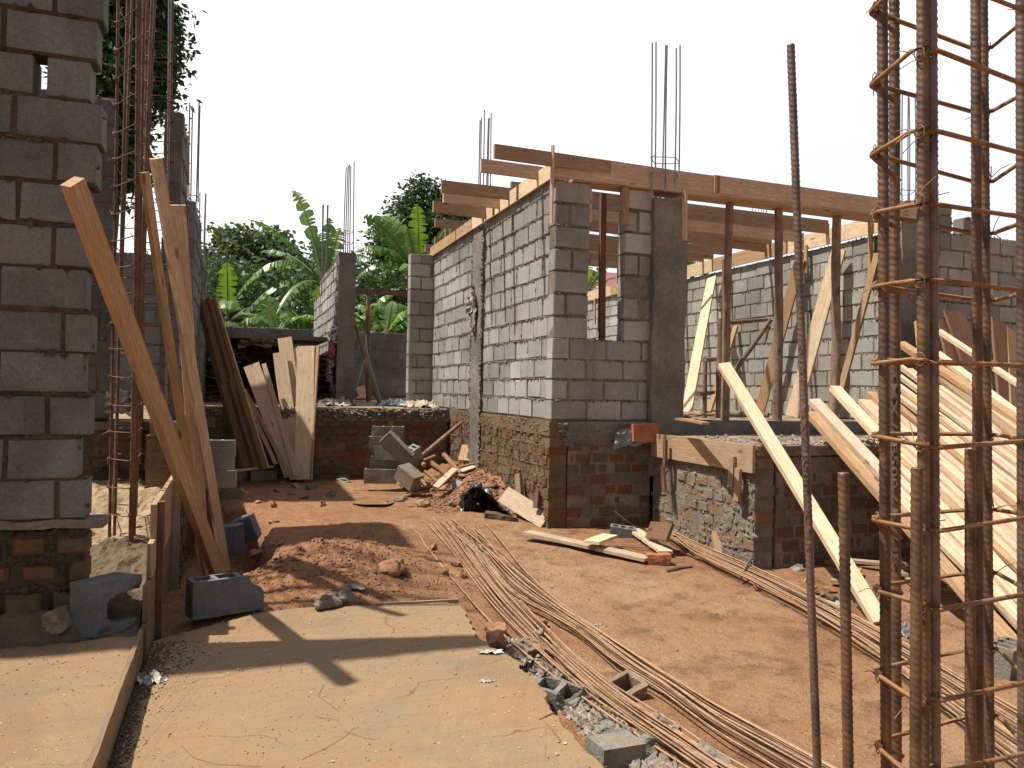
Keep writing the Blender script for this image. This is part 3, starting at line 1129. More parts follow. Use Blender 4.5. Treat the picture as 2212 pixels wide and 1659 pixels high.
def brickwork(o, u, n, s1, z0, z1, thick=.2, lumps=.6, jit=.014, bl=.17, bh=.085, jt=.028, lsize=.9, ext=None):
    b, m = MB(), MB()
    masonry(b, m, o, u, n, ext or (lambda z: [(0, s1)]), z0, z1, bl, bh, jt, thick, jit, lumps, lsize=lsize, cham=.006, core=.004)
    return b, m


# side plinth (sunlit) and front plinth (dark) under the central block walls
ux, uy = V((1, 0, 0)), V((0, 1, 0))
b1, m1 = brickwork((3.10, 7.64, 0), uy, -ux, 4.06, -.05, 1.03, jit=.014, bl=.115, bh=.082, jt=.026, lumps=.8)
# clay render band at the head of the plinth
cap = MB().aab(3.095, 3.30, 7.63, 11.70, 1.03, 1.185, j=.004)
for _ in range(420):
    lump(cap, (3.094 + rnd(-.004, .006), rnd(7.66, 11.6), rnd(1.0, 1.18)), (.012, rnd(.02, .05), rnd(.01, .03)))
wall('brick_plinth', 'sunlit mud-smeared red brick plinth under the long grey block wall', [('brick_courses', b1, 'brick'), ('mortar', m1, 'mortar_warm'), ('cap_band', cap, 'mortar_warm')], 'plinth')
b2, m2 = brickwork((3.305, 7.63, 0), ux, -uy, .98, -.05, .93, jit=.008, lumps=.35)
cap = MB().aab(3.305, 4.29, 7.622, 7.83, .93, 1.185, j=.004)
for _ in range(90):
    lump(cap, (rnd(3.2, 4.2), 7.62, rnd(.92, 1.16)), (rnd(.02, .06), .01, rnd(.01, .04)))
wall('brick_plinth', 'shaded brick plinth with stained concrete band beneath the window wall', [('brick_courses', b2, 'brick'), ('mortar', m2, 'mortar'), ('cap_band', cap, 'render')], 'plinth')
b3, m3 = brickwork((-.44, 11.70, 0), ux, -uy, 3.52, 0, 1.0, lumps=.5)
cap = MB().aab(-.44, 3.09, 11.69, 11.9, 1.0, 1.16, j=.006)
for _ in range(500):
    lump(cap, (rnd(-.4, 3.05), 11.685 + rnd(-.03, .02), rnd(1.05, 1.19) - rnd(0, .12) ** 1.5), (rnd(.02, .05), .03, rnd(.01, .05)))
wall('brick_plinth', 'dark brick plinth at the back of the yard between stacked boards and pole heap', [('brick_courses', b3, 'brick'), ('mortar', m3, 'mortar_warm'), ('cap_band', cap, 'mortar')], 'plinth')
# porch side (sunlit) and porch front (dark)
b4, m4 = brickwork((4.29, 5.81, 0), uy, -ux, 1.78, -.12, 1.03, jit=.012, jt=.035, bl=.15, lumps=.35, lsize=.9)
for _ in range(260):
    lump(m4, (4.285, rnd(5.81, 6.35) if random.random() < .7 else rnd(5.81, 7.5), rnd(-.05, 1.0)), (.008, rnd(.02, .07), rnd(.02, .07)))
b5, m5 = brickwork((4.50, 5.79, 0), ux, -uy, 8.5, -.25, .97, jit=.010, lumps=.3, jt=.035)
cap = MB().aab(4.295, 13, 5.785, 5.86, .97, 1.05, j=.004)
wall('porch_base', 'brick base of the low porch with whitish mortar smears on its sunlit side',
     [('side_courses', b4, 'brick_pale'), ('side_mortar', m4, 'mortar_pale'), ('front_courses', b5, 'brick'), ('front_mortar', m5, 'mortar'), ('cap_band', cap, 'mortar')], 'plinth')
# left building plinth: edge of its raised floor
b6, m6 = brickwork((-.45, 6.85, 0), uy, ux, 4.84, -.55, 1.08, lumps=.4)
cap = MB().aab(-.62, -.44, 6.85, 11.69, 1.08, 1.185, j=.008)
wall('brick_plinth', 'shaded brick plinth under the left building beside the dark trench', [('brick_courses', b6, 'brick'), ('mortar', m6, 'mortar_warm'), ('cap_band', cap, 'mortar')], 'plinth')

# ------------------------------------------------------------ central block walls
TOP = 3.75


def extA(z):
    return [(0, 2.42), (2.86, 5.35)] if z < TOP else [(0, 5)]


bm_, mm_ = MB(), MB()
masonry(bm_, mm_, (3.12, 7.68, 0), uy, -ux, lambda z: [(.135, 2.42), (2.86, 5.30)], FZ, TOP, .40, .197, .022, .15, .006, .85, lsize=1.1)
# the far end pier turns the corner (seen face on, in shade)
bp, mp_ = MB(), MB()
masonry(bp, mp_, (2.72, 12.98, 0), ux, -uy, lambda z: [(0, .40)], FZ, TOP - .02, .40, .197, .02, .18, .006, .5)
colb = MB()
nz_ = 50
for k in range(1):
    xs = [3.085, 3.27]; ysc = lin(10.10, 10.54, 8); zsc = lin(.05, 3.62, 60)
    vs2, fs2 = voxel([3.085, 3.17, 3.27], ysc, zsc, lambda i, j, k: True)
    vs2 = [p + V((nz(p, 9) * .010 - (.006 if abs(p.x - 3.085) < .001 else 0), nz(p, 7, 4) * (.025 if (p.y < 10.11 or p.y > 10.53) else 0), 0)) for p in vs2]
    colb.add(vs2, fs2)
for _ in range(260):
    lump(colb, (3.08, random.choice([10.09, 10.55]) + rnd(-.02, .02), rnd(.1, 3.6)), (.02, rnd(.015, .03), rnd(.02, .06)))
wall('block_wall', 'long sunlit grey block wall with cast concrete column strip and slanting bar shadows',
     [('blockwork', bm_, 'block'), ('mortar', mm_, 'mortar'), ('concrete_column', colb, 'render')])
wall('block_pier', 'shaded block pier at the far end of the long sunlit wall', [('blockwork', bp, 'block'), ('mortar', mp_, 'mortar')], 'pier')

# window wall (faces the camera, in shade)
WX0, WX1, SILL = 3.515, 3.945, 2.05
bm2, mm2 = MB(), MB()


def extB(z):
    return [(0, 1.13)] if z < SILL - .02 else [(0, WX0 - 3.12), (WX1 - 3.12, 1.15)]


masonry(bm2, mm2, (3.12, 7.66, 0), ux, -uy, extB, FZ, 2.05, .41, .195, .02, .16, .006, .5)
masonry(bm2, mm2, (3.12, 7.66, 0), ux, -uy, extB, 2.05, TOP - .02, .43, .21, .026, .16, .012, .5, shift=.55)
vs2, fs2 = voxel(lin(4.25, 4.66, 9), lin(7.58, 7.86, 6), lin(.6, 3.62, 64), lambda i, j, k: True)
vs2 = [p + V((nz(p, 6) * .018 * (1 if (p.x < 4.26 or p.x > 4.65) else .2), nz(p, 9, 5) * .010, nz(p, 12) * .02 if p.z > 3.6 else 0)) for p in vs2]
colb = MB().add(vs2, fs2)
for _ in range(25):
    lump(colb, (rnd(4.3, 4.6), rnd(7.62, 7.84), 3.63), (.03, .03, .02))
wall('block_wall', 'shaded grey block wall with a tall narrow window opening and concrete column', [('blockwork', bm2, 'block'), ('mortar', mm2, 'mortar'), ('concrete_column', colb, 'render')])

# rear room wall, lit at a grazing angle, seen through the open front
bm3, mm3 = MB(), MB()
masonry(bm3, mm3, (7.94, 7.9, 0), uy, -ux, lambda z: [(0, 10.2)], FZ, 3.66, .40, .20, .022, .15, .007, .55, lsize=.9)
wall('block_wall', 'pale grey block wall across the roofed room behind the leaning braces', [('blockwork', bm3, 'block'), ('mortar', mm3, 'mortar')])
# right column and wall beyond it
colb = MB()
vs2, fs2 = voxel(lin(7.66, 8.26, 8), lin(7.56, 7.88, 4), lin(FZ, 3.74, 40), lambda i, j, k: True)
colb.add([p + V((nz(p, 6) * .012, nz(p, 8, 4) * .012, 0)) for p in vs2], fs2)
wall('concrete_column', 'wide dark concrete column at the right end of the roofed room', [('shaft', colb, 'render')], 'column')
bm4, mm4 = MB(), MB()
masonry(bm4, mm4, (8.27, 7.78, 0), ux, -uy, lambda z: [(0, 5)] if z < 3.58 else ([(.02, .42), (.62, 1.0)] if z < 3.8 else [(.05, .42)]), FZ, 3.98, .42, .20, .022, .16, .008, .4)
wall('block_wall', 'blue-grey block wall in shade behind the stacked timber at right', [('blockwork', bm4, 'block'), ('mortar', mm4, 'mortar')])

# inner wall at the back of the yard with its concrete end column
bm5, mm5 = MB(), MB()


def extC(z):
    return [(0.28, 4.6)] if z < 3.45 else [(0.28, 3.4)]


masonry(bm5, mm5, (1.66, 13.7, 0), uy, -ux, extC, FZ, 3.72, .38, .20, .022, .15, .008, .8)
colb = MB()
vs2, fs2 = voxel(lin(1.63, 1.92, 4), lin(13.66, 13.98, 4), lin(FZ, 3.78, 40), lambda i, j, k: True)
colb.add([p + V((nz(p, 9) * .012, nz(p, 8, 4) * .012, 0)) for p in vs2], fs2)
for _ in range(60):
    lump(colb, (1.62, rnd(13.7, 13.95), rnd(1.2, 3.7)), (.015, .03, .04))
wall('block_wall', 'narrow receding block wall with smooth concrete end column and snagged plastic', [('blockwork', bm5, 'block'), ('mortar', mm5, 'mortar'), ('concrete_column', colb, 'render')])

# boundary wall
bm6, mm6 = MB(), MB()
masonry(bm6, mm6, (-5, 19.5, 0), ux, -uy, lambda z: [(0, 14)] if z < 2.9 else [(0, 2.9)], .2, 3.35, .42, .20, .02, .16, .008, .25)
wall('boundary_wall', 'long low dark block boundary wall in front of the banana plants', [('blockwork', bm6, 'block_shade'), ('mortar', mm6, 'mortar')])

# ------------------------------------------------------------ left building
bm7, mm7 = MB(), MB()
ENDX = {}


def ext7(z):
    r = int((z - .74) / .2285)
    e = [.0, -.09, .01, -.06, .015, -.05, .0, -.045, .02, .06, -.10, .0, .05, .07, .09][r % 15]
    e *= .55
    if r == 10: return [(0, 3.20), (3.265, 3.47)]
    return [(0, 3.50 + e)]


masonry(bm7, mm7, (-4.25, 4.85, 0), ux, -uy, ext7, .74, 4.45, .458, .2045, .024, .19, .005, .30, shift=.45, cham=.005, core=.012, lsize=1.2)
vsb, fsb = voxel(lin(-4.25, -.66, 60), [4.84, 5.05], [.70, .745], lambda i, j, k: True)
bd = MB().add([p + V((0, nz(p, 8) * .03, nz(p, 9, 3) * .02)) for p in vsb], fsb)
wall('block_wall', 'tall near grey block wall in shade with thick brown joints and a crooked filler block', [('blockwork', bm7, 'block_shade'), ('mortar', mm7, 'mortar_dark'), ('bedding', bd, 'mortar')])
b8, m8 = MB(), MB()
masonry(b8, m8, (-4.25, 4.88, 0), ux, -uy, lambda z: [(0, 3.50)], .22, .705, .17, .10, .055, .2, .016, .8, lsize=1.6, cham=.014, core=.016)
wall('brick_plinth', 'dark broken orange brick plinth under the near block wall', [('brick_courses', b8, 'brick'), ('mortar', m8, 'mortar_dark')], 'plinth')


bq, mq = brickwork((-4.2, 7.27, 0), ux, -uy, 3.58, .55, 1.10, lumps=.6)
cap = MB().aab(-4.2, -.63, 7.255, 7.45, 1.10, 1.18, j=.01)
wall('brick_plinth', 'dark inner plinth behind the cages of the left building', [('brick_courses', bq, 'brick'), ('mortar', mq, 'mortar_warm'), ('cap_band', cap, 'mortar')], 'plinth')
obj('left_raised_floor', floor_slab('f', -4.2, -.62, 7.45, 16, .9, FZ, step=.12), M['floor'], kind='structure')


def pier(x0, x1, y, ztop, thick, label, z0=1.19, side=False, hb=.20):
    b, m = MB(), MB()
    masonry(b, m, (x0, y, 0), ux, -uy, lambda z: [(0, x1 - x0)], z0, ztop, .44, hb, .022, thick, .006, .3)
    return wall('block_pier', label, [('blockwork', b, 'block_shade'), ('mortar', m, 'mortar')], 'pier')


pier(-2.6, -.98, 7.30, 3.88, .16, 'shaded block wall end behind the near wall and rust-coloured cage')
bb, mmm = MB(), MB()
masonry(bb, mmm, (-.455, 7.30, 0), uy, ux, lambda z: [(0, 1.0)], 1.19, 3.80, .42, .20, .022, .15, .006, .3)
wall('block_pier', 'tall narrow block pier behind the three leaning foreground timbers', [('blockwork', bb, 'block_shade'), ('mortar', mmm, 'mortar')], 'pier')
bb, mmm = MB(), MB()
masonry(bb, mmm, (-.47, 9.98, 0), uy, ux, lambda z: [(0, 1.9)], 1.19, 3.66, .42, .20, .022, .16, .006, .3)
wall('block_pier', 'lower block pier beyond the tall one with starter bars above it', [('blockwork', bb, 'block_shade'), ('mortar', mmm, 'mortar')], 'pier')
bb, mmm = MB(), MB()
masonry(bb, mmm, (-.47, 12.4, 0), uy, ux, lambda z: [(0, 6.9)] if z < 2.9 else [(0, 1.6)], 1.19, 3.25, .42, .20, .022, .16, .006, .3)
wall('block_wall', 'dark receding block wall beyond the piers of the left building', [('blockwork', bb, 'block_shade'), ('mortar', mmm, 'mortar')])
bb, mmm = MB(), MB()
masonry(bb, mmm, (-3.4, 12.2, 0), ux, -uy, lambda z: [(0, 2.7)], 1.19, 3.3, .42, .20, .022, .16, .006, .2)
wall('block_wall', 'far shaded cross wall inside the left building behind the cages', [('blockwork', bb, 'block_shade'), ('mortar', mmm, 'mortar')])


# ------------------------------------------------------------ roof formwork over the room
def P2(a, b, f): return V(a).lerp(V(b), f)


ct = [(1188, 368), (1152, 394), (1096, 433), (1071, 456), (1032, 483)]
ce = [(1067, 342), (1038, 372), (953, 415), (957, 437.6), (935, 458)]
jl = ['nearest', 'second', 'third', 'fourth', 'fifth', 'sixth', 'seventh', 'eighth']
jn = 0
for a, b in zip(ct, ce):
    c = onX(a[0], a[1], 3.07)
    e = onZ(b[0], b[1], c.z)
    p1 = V((7.9, c.y + max(-.12, min(.2, (c.y - e.y) * .8)), c.z + .01))
    hh = V((0, 0, .07))
    plank('ceiling_joist', e + hh, p1 + hh, .14, .042, (0, 1, 0), 'wood_pink' if jn % 2 else 'wood_form',
          jl[jn] + ' overhanging joist, counted from the nearest window corner of the roof', 'joist', 'ceiling joists over the room', bow=.004)
    jn += 1
for k, y in enumerate((9.05, 11.45, 12.2, 12.9, 9.62, 10.3, 11.9, 13.6)):
    plank('ceiling_joist', (2.75 if k == 1 else 3.1, y, 3.95), (7.9, y + .1, 3.93), .13, .042, (0, 1, 0), 'wood_form',
          ['short joist without overhang between the second and third overhanging ones', 'sixth joist of the roof, low behind the others', 'seventh joist of the roof, low behind the others', 'eighth joist of the roof, low behind the others', 'joist without overhang just behind the third overhanging one', 'joist without overhang just behind the fourth overhanging one', 'joist without overhang between the sixth and seventh', 'farthest joist of the roof, low behind the others'][k], 'joist', 'ceiling joists over the room', bow=.004)
# edge boards along the long wall
z0_, z1_ = 3.79, 3.83
plank('edge_board', (3.085, 7.63, 3.80), (3.085, 10.6, 3.80), .17, .03, (1, 0, 0), 'wood', 'pale sunlit edge board on top of the long wall, near length', 'edge board', 'edge boards of the roof', bow=.001)
plank('edge_board', (3.08, 10.61, 3.79), (3.09, 13.1, 3.79), .16, .03, (1, 0, 0), 'wood_orange', 'orange edge board on top of the long wall, far length', 'edge board', 'edge boards of the roof', bow=.001)
for k, y in enumerate((8.7, 9.6, 10.05)):
    plank('cleat', (3.062, y, 3.72), (3.062, y, 3.88), .05, .012, (1, 0, 0), 'wood_dark', 'small dark cleat nailed across the pale edge board', 'cleat', 'cleats on the edge board')
# front beam with soffit
t = thing('roof_beam', (5.5, 7.62, 3.7), 'long pinkish edge beam spanning the open front over round props', 'beam')
plank('front_board', (3.07, 7.60, 3.83), (5.05, 7.60, 3.81), .235, .03, (0, 1, 0), 'wood_pink', parent=t, bow=.001)
plank('front_board', (4.98, 7.575, 3.83), (7.9, 7.575, 3.80), .20, .03, (0, 1, 0), 'wood_pink', parent=t, bow=.001)
plank('soffit_board', (3.3, 7.74, 3.715), (7.9, 7.74, 3.69), .24, .028, (0, 0, 1), 'wood_form', parent=t, bow=.001)
plank('splice', (5.02, 7.55, 3.73), (5.02, 7.55, 3.92), .03, .012, (0, 1, 0), 'wood_dark', parent=t)
# boards on the rear wall top with hanging stakes
for k in range(5):
    y0, y1 = 8.0 + k * 2.0, 9.98 + k * 2.0
    plank('edge_board', (7.90 - .012 * (k % 2), y0, 3.76), (7.90 - .012 * (k % 2), y1, 3.76), .22, .028, (1, 0, 0), 'wood_orange' if k % 2 else 'wood',
          ['nearest', 'second', 'middle', 'fourth', 'farthest'][k] + ' orange edge board along the top of the rear room wall', 'edge board', 'edge boards on the rear wall', bow=.001)
for k, (px, py0, py1) in enumerate([(1285, 645, 700), (1340, 625, 690), (1475, 585, 655), (1563, 560, 640), (1741, 530, 590), (1880, 475, 600)]):
    a = onX(px, py0, 7.86); b = onX(px, py1, 7.86)
    plank('stake', a, b, .06, .03, (1, 0, 0), 'wood_dark' if k in (2, 3) else 'wood_orange',
          ['short stake hanging from the rear edge board, seen through the window, left one', 'short stake hanging from the rear edge board, beside the window pier', 'short dark stake beside the concrete column',
           'dark double stake above the first leaning plank', 'stake above the brace behind the tall rusty bar', 'pale stake hanging at the near end of the rear edge board'][k], 'stake', 'stakes under the rear edge boards', bow=.001)
for k, (px, py0, py1, Y, nm) in enumerate([(1273, 393, 480, 7.70, 'upright cleat at the left jamb of the window top'), (1351, 403, 487, 7.62, 'pale board piece at the right jamb of the window top'), (1479, 410, 520, 7.58, 'thin board on the right edge of the concrete column')]):
    plank('jamb_board', onY(px, py0, Y), onY(px, py1, Y), .085 if k == 1 else .05, .04, (1, 0, 0) if k == 0 else (.6, -1, 0), 'wood_pink' if k != 1 else 'wood_form', nm, 'board')
a, b = onX(1194, 314, 3.03), onX(1190, 483, 3.05)
plank('marker_stake', a, b, .035, .022, (1, .6, 0), 'wood_pink', 'thin stake standing up past the corner of the long wall', 'stake')
mb = MB(); rod(mb, (3.14, 7.64, 3.8), (3.14, 7.64, 4.02), .003)
obj('nail_rod', mb, M['wire'], None, 'tiny wire pin on the roof corner', 'wire pin')

# ------------------------------------------------------------ props and braces
def onFloor(px, py): return onZ(px, py, FZ)


prop_specs = [(1303, 404, 7.98, 1300, 742, 'dark square prop standing in the window opening', .028, 2.04),
              (1576, 430, 7.76, 1566, 902, 'round timber prop under the beam, nearest the pole trestle', .05, FZ),
              (1682, 442, 7.76, 1679, 906, 'straight round timber prop in the middle of the open front', .055, FZ),
              (1808, 460, 7.76, 1800, 900, 'crooked round timber prop with flaking bark at its foot', .058, FZ)]
for k, (tx, ty, Y, bx, by, lab, r, zf) in enumerate(prop_specs):
    a = onY(tx, ty, Y); b = onY(bx, by, Y); b.z = zf
    a.z = 3.70
    if k == 0:
        plank('timber_prop', b, a, .065, .05, (0, 1, 0), 'wood_dark', lab, 'prop', 'props under the roof', bow=.004)
    else:
        pole('timber_prop', b, a, r, 'bark', lab, 'prop', 'props under the roof', bow=.035 if k == 3 else .03, taper=.12)
braces = [((1538, 600), (1483, 893), .17, .035, 'wood', 'wide pale plank leaning on the rear wall beside the concrete column'),
          ((1729, 560), (1640, 893), .16, .04, 'wood_orange', 'orange plank leaning on the rear wall behind the middle prop'),
          ((1812, 540), (1712, 900), .19, .05, 'wood', 'broad bright plank with knots leaning behind the tall rusty bar'),
          ((1896, 548), (1800, 905), .075, .06, 'wood_orange', 'slim reddish brace leaning behind the crooked prop'),
          ((1590, 705), (1532, 890), .07, .05, 'wood_orange', 'short reddish board leaning inside the pole trestle'),
          ((1748, 800), (1722, 895), .05, .04, 'wood', 'short stub of pale plank beside the broad leaning plank')]
for (tp, bt, w_, th, mt, lab) in braces:
    b = onZ(bt[0], bt[1], FZ + .02)
    a = onX(tp[0], tp[1], 7.80) if tp[1] < 650 else onY(tp[0], tp[1], b.y + .4)
    plank('brace_plank', b, a, w_, th, (-1, -.55, .4), mt, lab, 'brace plank', 'braces inside the room', bow=.003)
# pole trestle
A = onZ(1556, 905, FZ); yt = A.y
t = thing('pole_trestle', A, 'rough trestle of round poles standing on the floor edge beside the column', 'trestle')
pole('post', onY(1554, 903, yt), onY(1556, 688, yt), .05, 'bark', parent=t)
pole('post', onY(1522, 903, yt + .02), onY(1524, 770, yt + .02), .03, 'bark', parent=t)
pole('rail', onY(1560, 698, yt + .1), onY(1662, 690, yt + .35), .03, 'bark', parent=t)
pole('diagonal', onY(1562, 838, yt + .12), onY(1666, 690, yt - .25), .035, 'bark', parent=t)
pole('rail', onY(1522, 777, yt - .06), onY(1548, 775, yt + .3), .03, 'bark', parent=t)
pole('rail', onY(1508, 851, yt - .08), onY(1540, 847, yt + .2), .035, 'bark', parent=t)
pole('stub', onY(1664, 703, yt - .3), onY(1650, 745, yt + .3), .015, 'bark', parent=t)
pole('floor_pole', onZ(1560, 893, FZ + .05), onZ(1660, 897, FZ + .05), .045, 'bark', 'short log lying on the raised floor behind the trestle', 'log')
for k, (a, b, w_) in enumerate([((1470, 898), (1530, 890), .09), ((1465, 905), (1525, 915), .07), ((1472, 890), (1540, 898), .05)]):
    plank('scrap_board', onZ(a[0], a[1], FZ + .03 + .02 * k), onZ(b[0], b[1], FZ + .03 + .02 * k), w_, .02, ZV, 'wood_orange', 'orange board offcut lying beside the foot of the column', 'board', 'offcuts beside the column')
hollow_block(onZ(1855, 862, FZ + .1), (0, 0, .3), 'single grey block on the floor near the pale plank ends', L=.3)

# porch edge formwork
a, b = onX(1450, 962, 4.245), onX(1639, 990, 4.245)
plank('formwork_board', (4.255, 7.55, .94), (4.255, 5.78, .94), .24, .03, (1, 0, 0), 'wood_form', 'cement-splashed board nailed along the sunlit top edge of the porch', 'board', bow=.001)
for k, (x0, y0, x1, y1, w_) in enumerate([(1582, 985, 1579, 1052, .075), (1595, 1012, 1592, 1082, .07), (1437, 950, 1436, 1010, .05), (1430, 1005, 1436, 1062, .06)]):
    X = 4.22 if k < 2 else 4.2
    plank('formwork_stake', onX(x0, y0, X - .01 * k), onX(x1, y1, X - .01 * k), w_, .03, (1, 0, 0), 'wood_form' if k < 2 else 'wood_dark',
          ['short stake nailed over the porch board, upper piece', 'short stake nailed over the porch board, lower piece', 'dark upright stake in the corner beside the porch, upper piece', 'dark upright stake in the corner beside the porch, lower piece'][k], 'stake')
# hanging plastic and block at the porch corner
mb = MB().aab(3.98, 4.28, 7.44, 7.62, .98, 1.17, j=.01)
obj('brick_lump', mb, M['brick_clean'], None, 'single red clay block sticking out beside the torn plastic', 'brick')
crumple('plastic_sheet', onY(1364, 944, 7.5), (.18, -.03, .03), (.02, 0, .10), .03, 'sheet', 'torn grey plastic sheet hanging from the shaded corner', 'plastic sheet', 5, up=(0, -1, 0))
# plastic caught on walls
crumple('plastic_bag', onX(1018, 660, 3.05), (0, .10, .10), (0, -.12, .16), .08, 'clear_plastic', 'dusty plastic bag snagged on the concrete strip of the long wall', 'plastic bag', 2, up=(-1, 0, 0), ragged=.4)
crumple('plastic_bag', onX(1024, 690, 3.05), (0, .05, .05), (0, -.05, .20), .05, 'clear_plastic', 'lower streamer of plastic on the concrete strip', 'plastic bag', 9, up=(-1, 0, 0), ragged=.4)
crumple('rag', onX(722, 722, 1.57), (0, .35, 0), (0, 0, .12), .09, 'white_plastic', 'white rag caught high on the receding wall', 'rag', 3, up=(-1, 0, 0), ragged=.5)
crumple('rag', onX(718, 752, 1.57), (0, .32, 0), (0, 0, .14), .09, 'pink_cloth', 'red rag caught below the white one on the receding wall', 'rag', 6, up=(-1, 0, 0), ragged=.7)
crumple('rag', onX(714, 797, 1.57), (0, .33, .08), (0, 0, .2), .09, 'clear_plastic', 'grey film flapping low on the receding wall', 'rag', 8, up=(-1, 0, 0), ragged=.6)

# ------------------------------------------------------------ door opening at the back of the yard
Yd = 13.9
t = thing('door_frame', onY(830, 868, Yd), 'rough pole frame across the back opening in front of the banana plants', 'timber frame')
plank('header', onY(768, 628, Yd), onY(897, 636, Yd), .075, .06, (0, 1, 0), 'wood_dark', parent=t, bow=.001)
pole('post', onY(796, 868, Yd + .6), onY(795, 640, Yd + .6), .045, 'bark', parent=t)
plank('post', onY(883, 866, Yd + .03), onY(887, 642, Yd + .03), .085, .05, (0, 1, 0), 'bark_red', parent=t, bow=.002)
pole('steel_pipe_pole', onZ(822, 876, FZ), onY(764, 690, Yd - .1), .038, 'wood_dark', 'slanting red-brown pole leaning in the back opening', 'pole', bow=.005)
for k, (pts_) in enumerate([[(790, 722), (788, 770), (775, 820), (768, 845)], [(790, 722), (793, 760), (803, 800), (818, 850), (823, 862)]]):
    mb = MB(); tube(mb, [onY(x, y, Yd + .4) for x, y in pts_], .011, 5)
    obj('cord', mb, M['cord'], None, ['pale cord hanging to the left from the back opening post', 'blue cord slanting right from the back opening post'][k], 'cord')
mb = MB(); tube(mb, [onY(x, y, Yd - .1) for x, y in [(906, 801), (904, 830), (905, 872)]], .014, 5)
obj('short_rod', mb, M['rust_pale'], None, 'short pale rod standing beside the far block pier', 'rod')
plank('threshold_board', onZ(765, 862, FZ + .05), onZ(890, 864, FZ + .05), .10, .05, ZV, 'wood_orange', 'reddish board lying across the back opening', 'board')
for k, (x, y, c, lab) in enumerate([(868, 853, 'white_plastic', 'white rag in the litter of the back opening'), (835, 855, 'white_plastic', 'pale plastic in the litter beside the slanting pole'), (855, 869, 'blue_rag', 'blue-grey rag on the edge of the back floor'),
                                    (905, 872, 'rag', 'tan sack lying at the foot of the far pier'), (795, 858, 'black_plastic', 'dark bag in the litter at the left of the back opening'), (720, 868, 'rag', 'brown rag on the floor edge behind the fan of boards')]):
    crumple('rag' if k else 'rag', onZ(x, y, FZ + .06), (.26, -.05, 0), (.05, .35, 0), .10, c, lab, 'rag', 11 + k, sag=.05, ragged=.6, freq=6, n=20)
plank('scrap_board', onZ(787, 862, FZ + .02), onZ(787, 862, FZ + .02) + V((-.1, .05, .3)), .2, .02, (0, -1, .3), 'wood_form', 'tilted pale board scrap in the back opening', 'board')
mb = MB(); b_ = onZ(692, 856, FZ)
mb.aab(b_.x - .3, b_.x + .25, b_.y, b_.y + .4, FZ, FZ + .42, j=.02)
obj('carton', mb, M['wood_dark'], None, 'dark open box behind the fan of boards', 'box')

# dark pile of old sticks in front of the boundary wall; ledge added above to shade it
mb = MB()
for _ in range(420):
    x = rnd(-.35, 1.75); z = FZ + rnd(0, 1.0) * (1 - .1 * abs(x))
    y = rnd(14.9, 15.6)
    d = V((rnd(-1, 1), rnd(-.8, .8), rnd(-.25, .25))).normalized() * rnd(.15, .5)
    a, b_, c = plankmesh(V((x, y, z)) - d, V((x, y, z)) + d, rnd(.04, .12), rnd(.02, .05), (0, -.3, 1), n=2)
    mb.add(a, b_, c)
obj('concrete_shade_ledge', MB().aab(-.44, 1.55, 14.35, 16.6, 2.30, 2.37, j=.01), M['render'], None, 'thin concrete ledge carried over the dark stick pile to shade it', 'ledge')
obj('brushwood', mb, M['wood_dark'], kind='stuff', label='dark pile of old sticks and offcuts under the boundary wall')
for k in range(5):
    x = .05 + k * .16 + rnd(0, .05)
    mb = MB(); tube(mb, [V((x, 14.25, 2.22 + .03 * (k % 2))), V((x + .2, 14.4, 2.20 + .05 * (k % 3)))], .045, 8)
    obj('clay_tile', mb, M['brick'], None, 'orange clay piece on top of the dark stick pile', 'tile', 'orange pieces on the stick pile')


# ------------------------------------------------------------ starter bars and cages
def bars(name, label, tops, ybot, D, r, mat='steel', stir=(), group=None, cat='starter bars', jit=.0):
    base = dep(tops[0][0], ybot, D)
    t = thing(name, base, label, cat, group)
    P = []
    for k, tp in enumerate(tops):
        x, y = tp[:2]
        xb = tp[2] if len(tp) > 2 else x - 1.5
        dd = D + (tp[3] if len(tp) > 3 else (k % 2) * .22 - .11)
        a, b = dep(x, y, dd), dep(xb, ybot, dd)
        mb = MB(); rod(mb, b, a, r, 6, 5, .006)
        obj('rebar', mb, M[mat], t)
        P.append((a, b))
    for ys in stir:
        Q = []
        for a, b in P:
            zz = dep(P[0][0].x * 0 + tops[0][0], ys, D).z
            f = (zz - b.z) / (a.z - b.z)
            Q.append(b.lerp(a, f))
        c = sum(Q, V((0, 0, 0))) / len(Q)
        Q.sort(key=lambda q: math.atan2(q.y - c.y, q.x - c.x))
        Q = [q + (q - c).normalized() * r * 1.5 for q in Q]
        Q.append(Q[0])
        mb = MB(); tube(mb, Q, r * .6, 5)
        tube(mb, [Q[0], Q[0] + V((.04, -.04, .02))], r * .4, 4)
        obj('stirrup', mb, M['rust'], t)
    return t


bars('starter_bars', 'six steel starter bars rising from the column strip of the long wall', [(1037, 260, 1033), (1040, 254, 1037), (1047, 238, 1043), (1055, 256, 1050), (1057, 254, 1053), (1061, 244, 1058)], 505, 10.9, .0085, stir=(470, 490), group='starter bars on the columns')
bars('starter_bars', 'tall starter bars with two binding rings on the window-side column', [(1409, 92, 1407), (1417, 91, 1415), (1441, 98, 1437), (1438, 97, 1430), (1461, 104, 1457), (1469, 98, 1466)], 415, 8.65, .0085, stir=(346, 379), group='starter bars on the columns')
bars('starter_bars', 'five starter bars on the concrete end column at the back of the yard', [(748, 361, 742), (752, 358, 746), (755, 355, 751), (758, 359, 755), (765, 350, 763)], 552, 13.7, .010, stir=(502, 526), group='starter bars on the columns')
bars('starter_bars', 'short pair of starter bars behind the receding wall', [(697, 443, 694), (699, 441, 696), (707, 443, 705), (709, 442, 706)], 640, 16.2, .010, stir=(560, 580), group='starter bars on the columns')
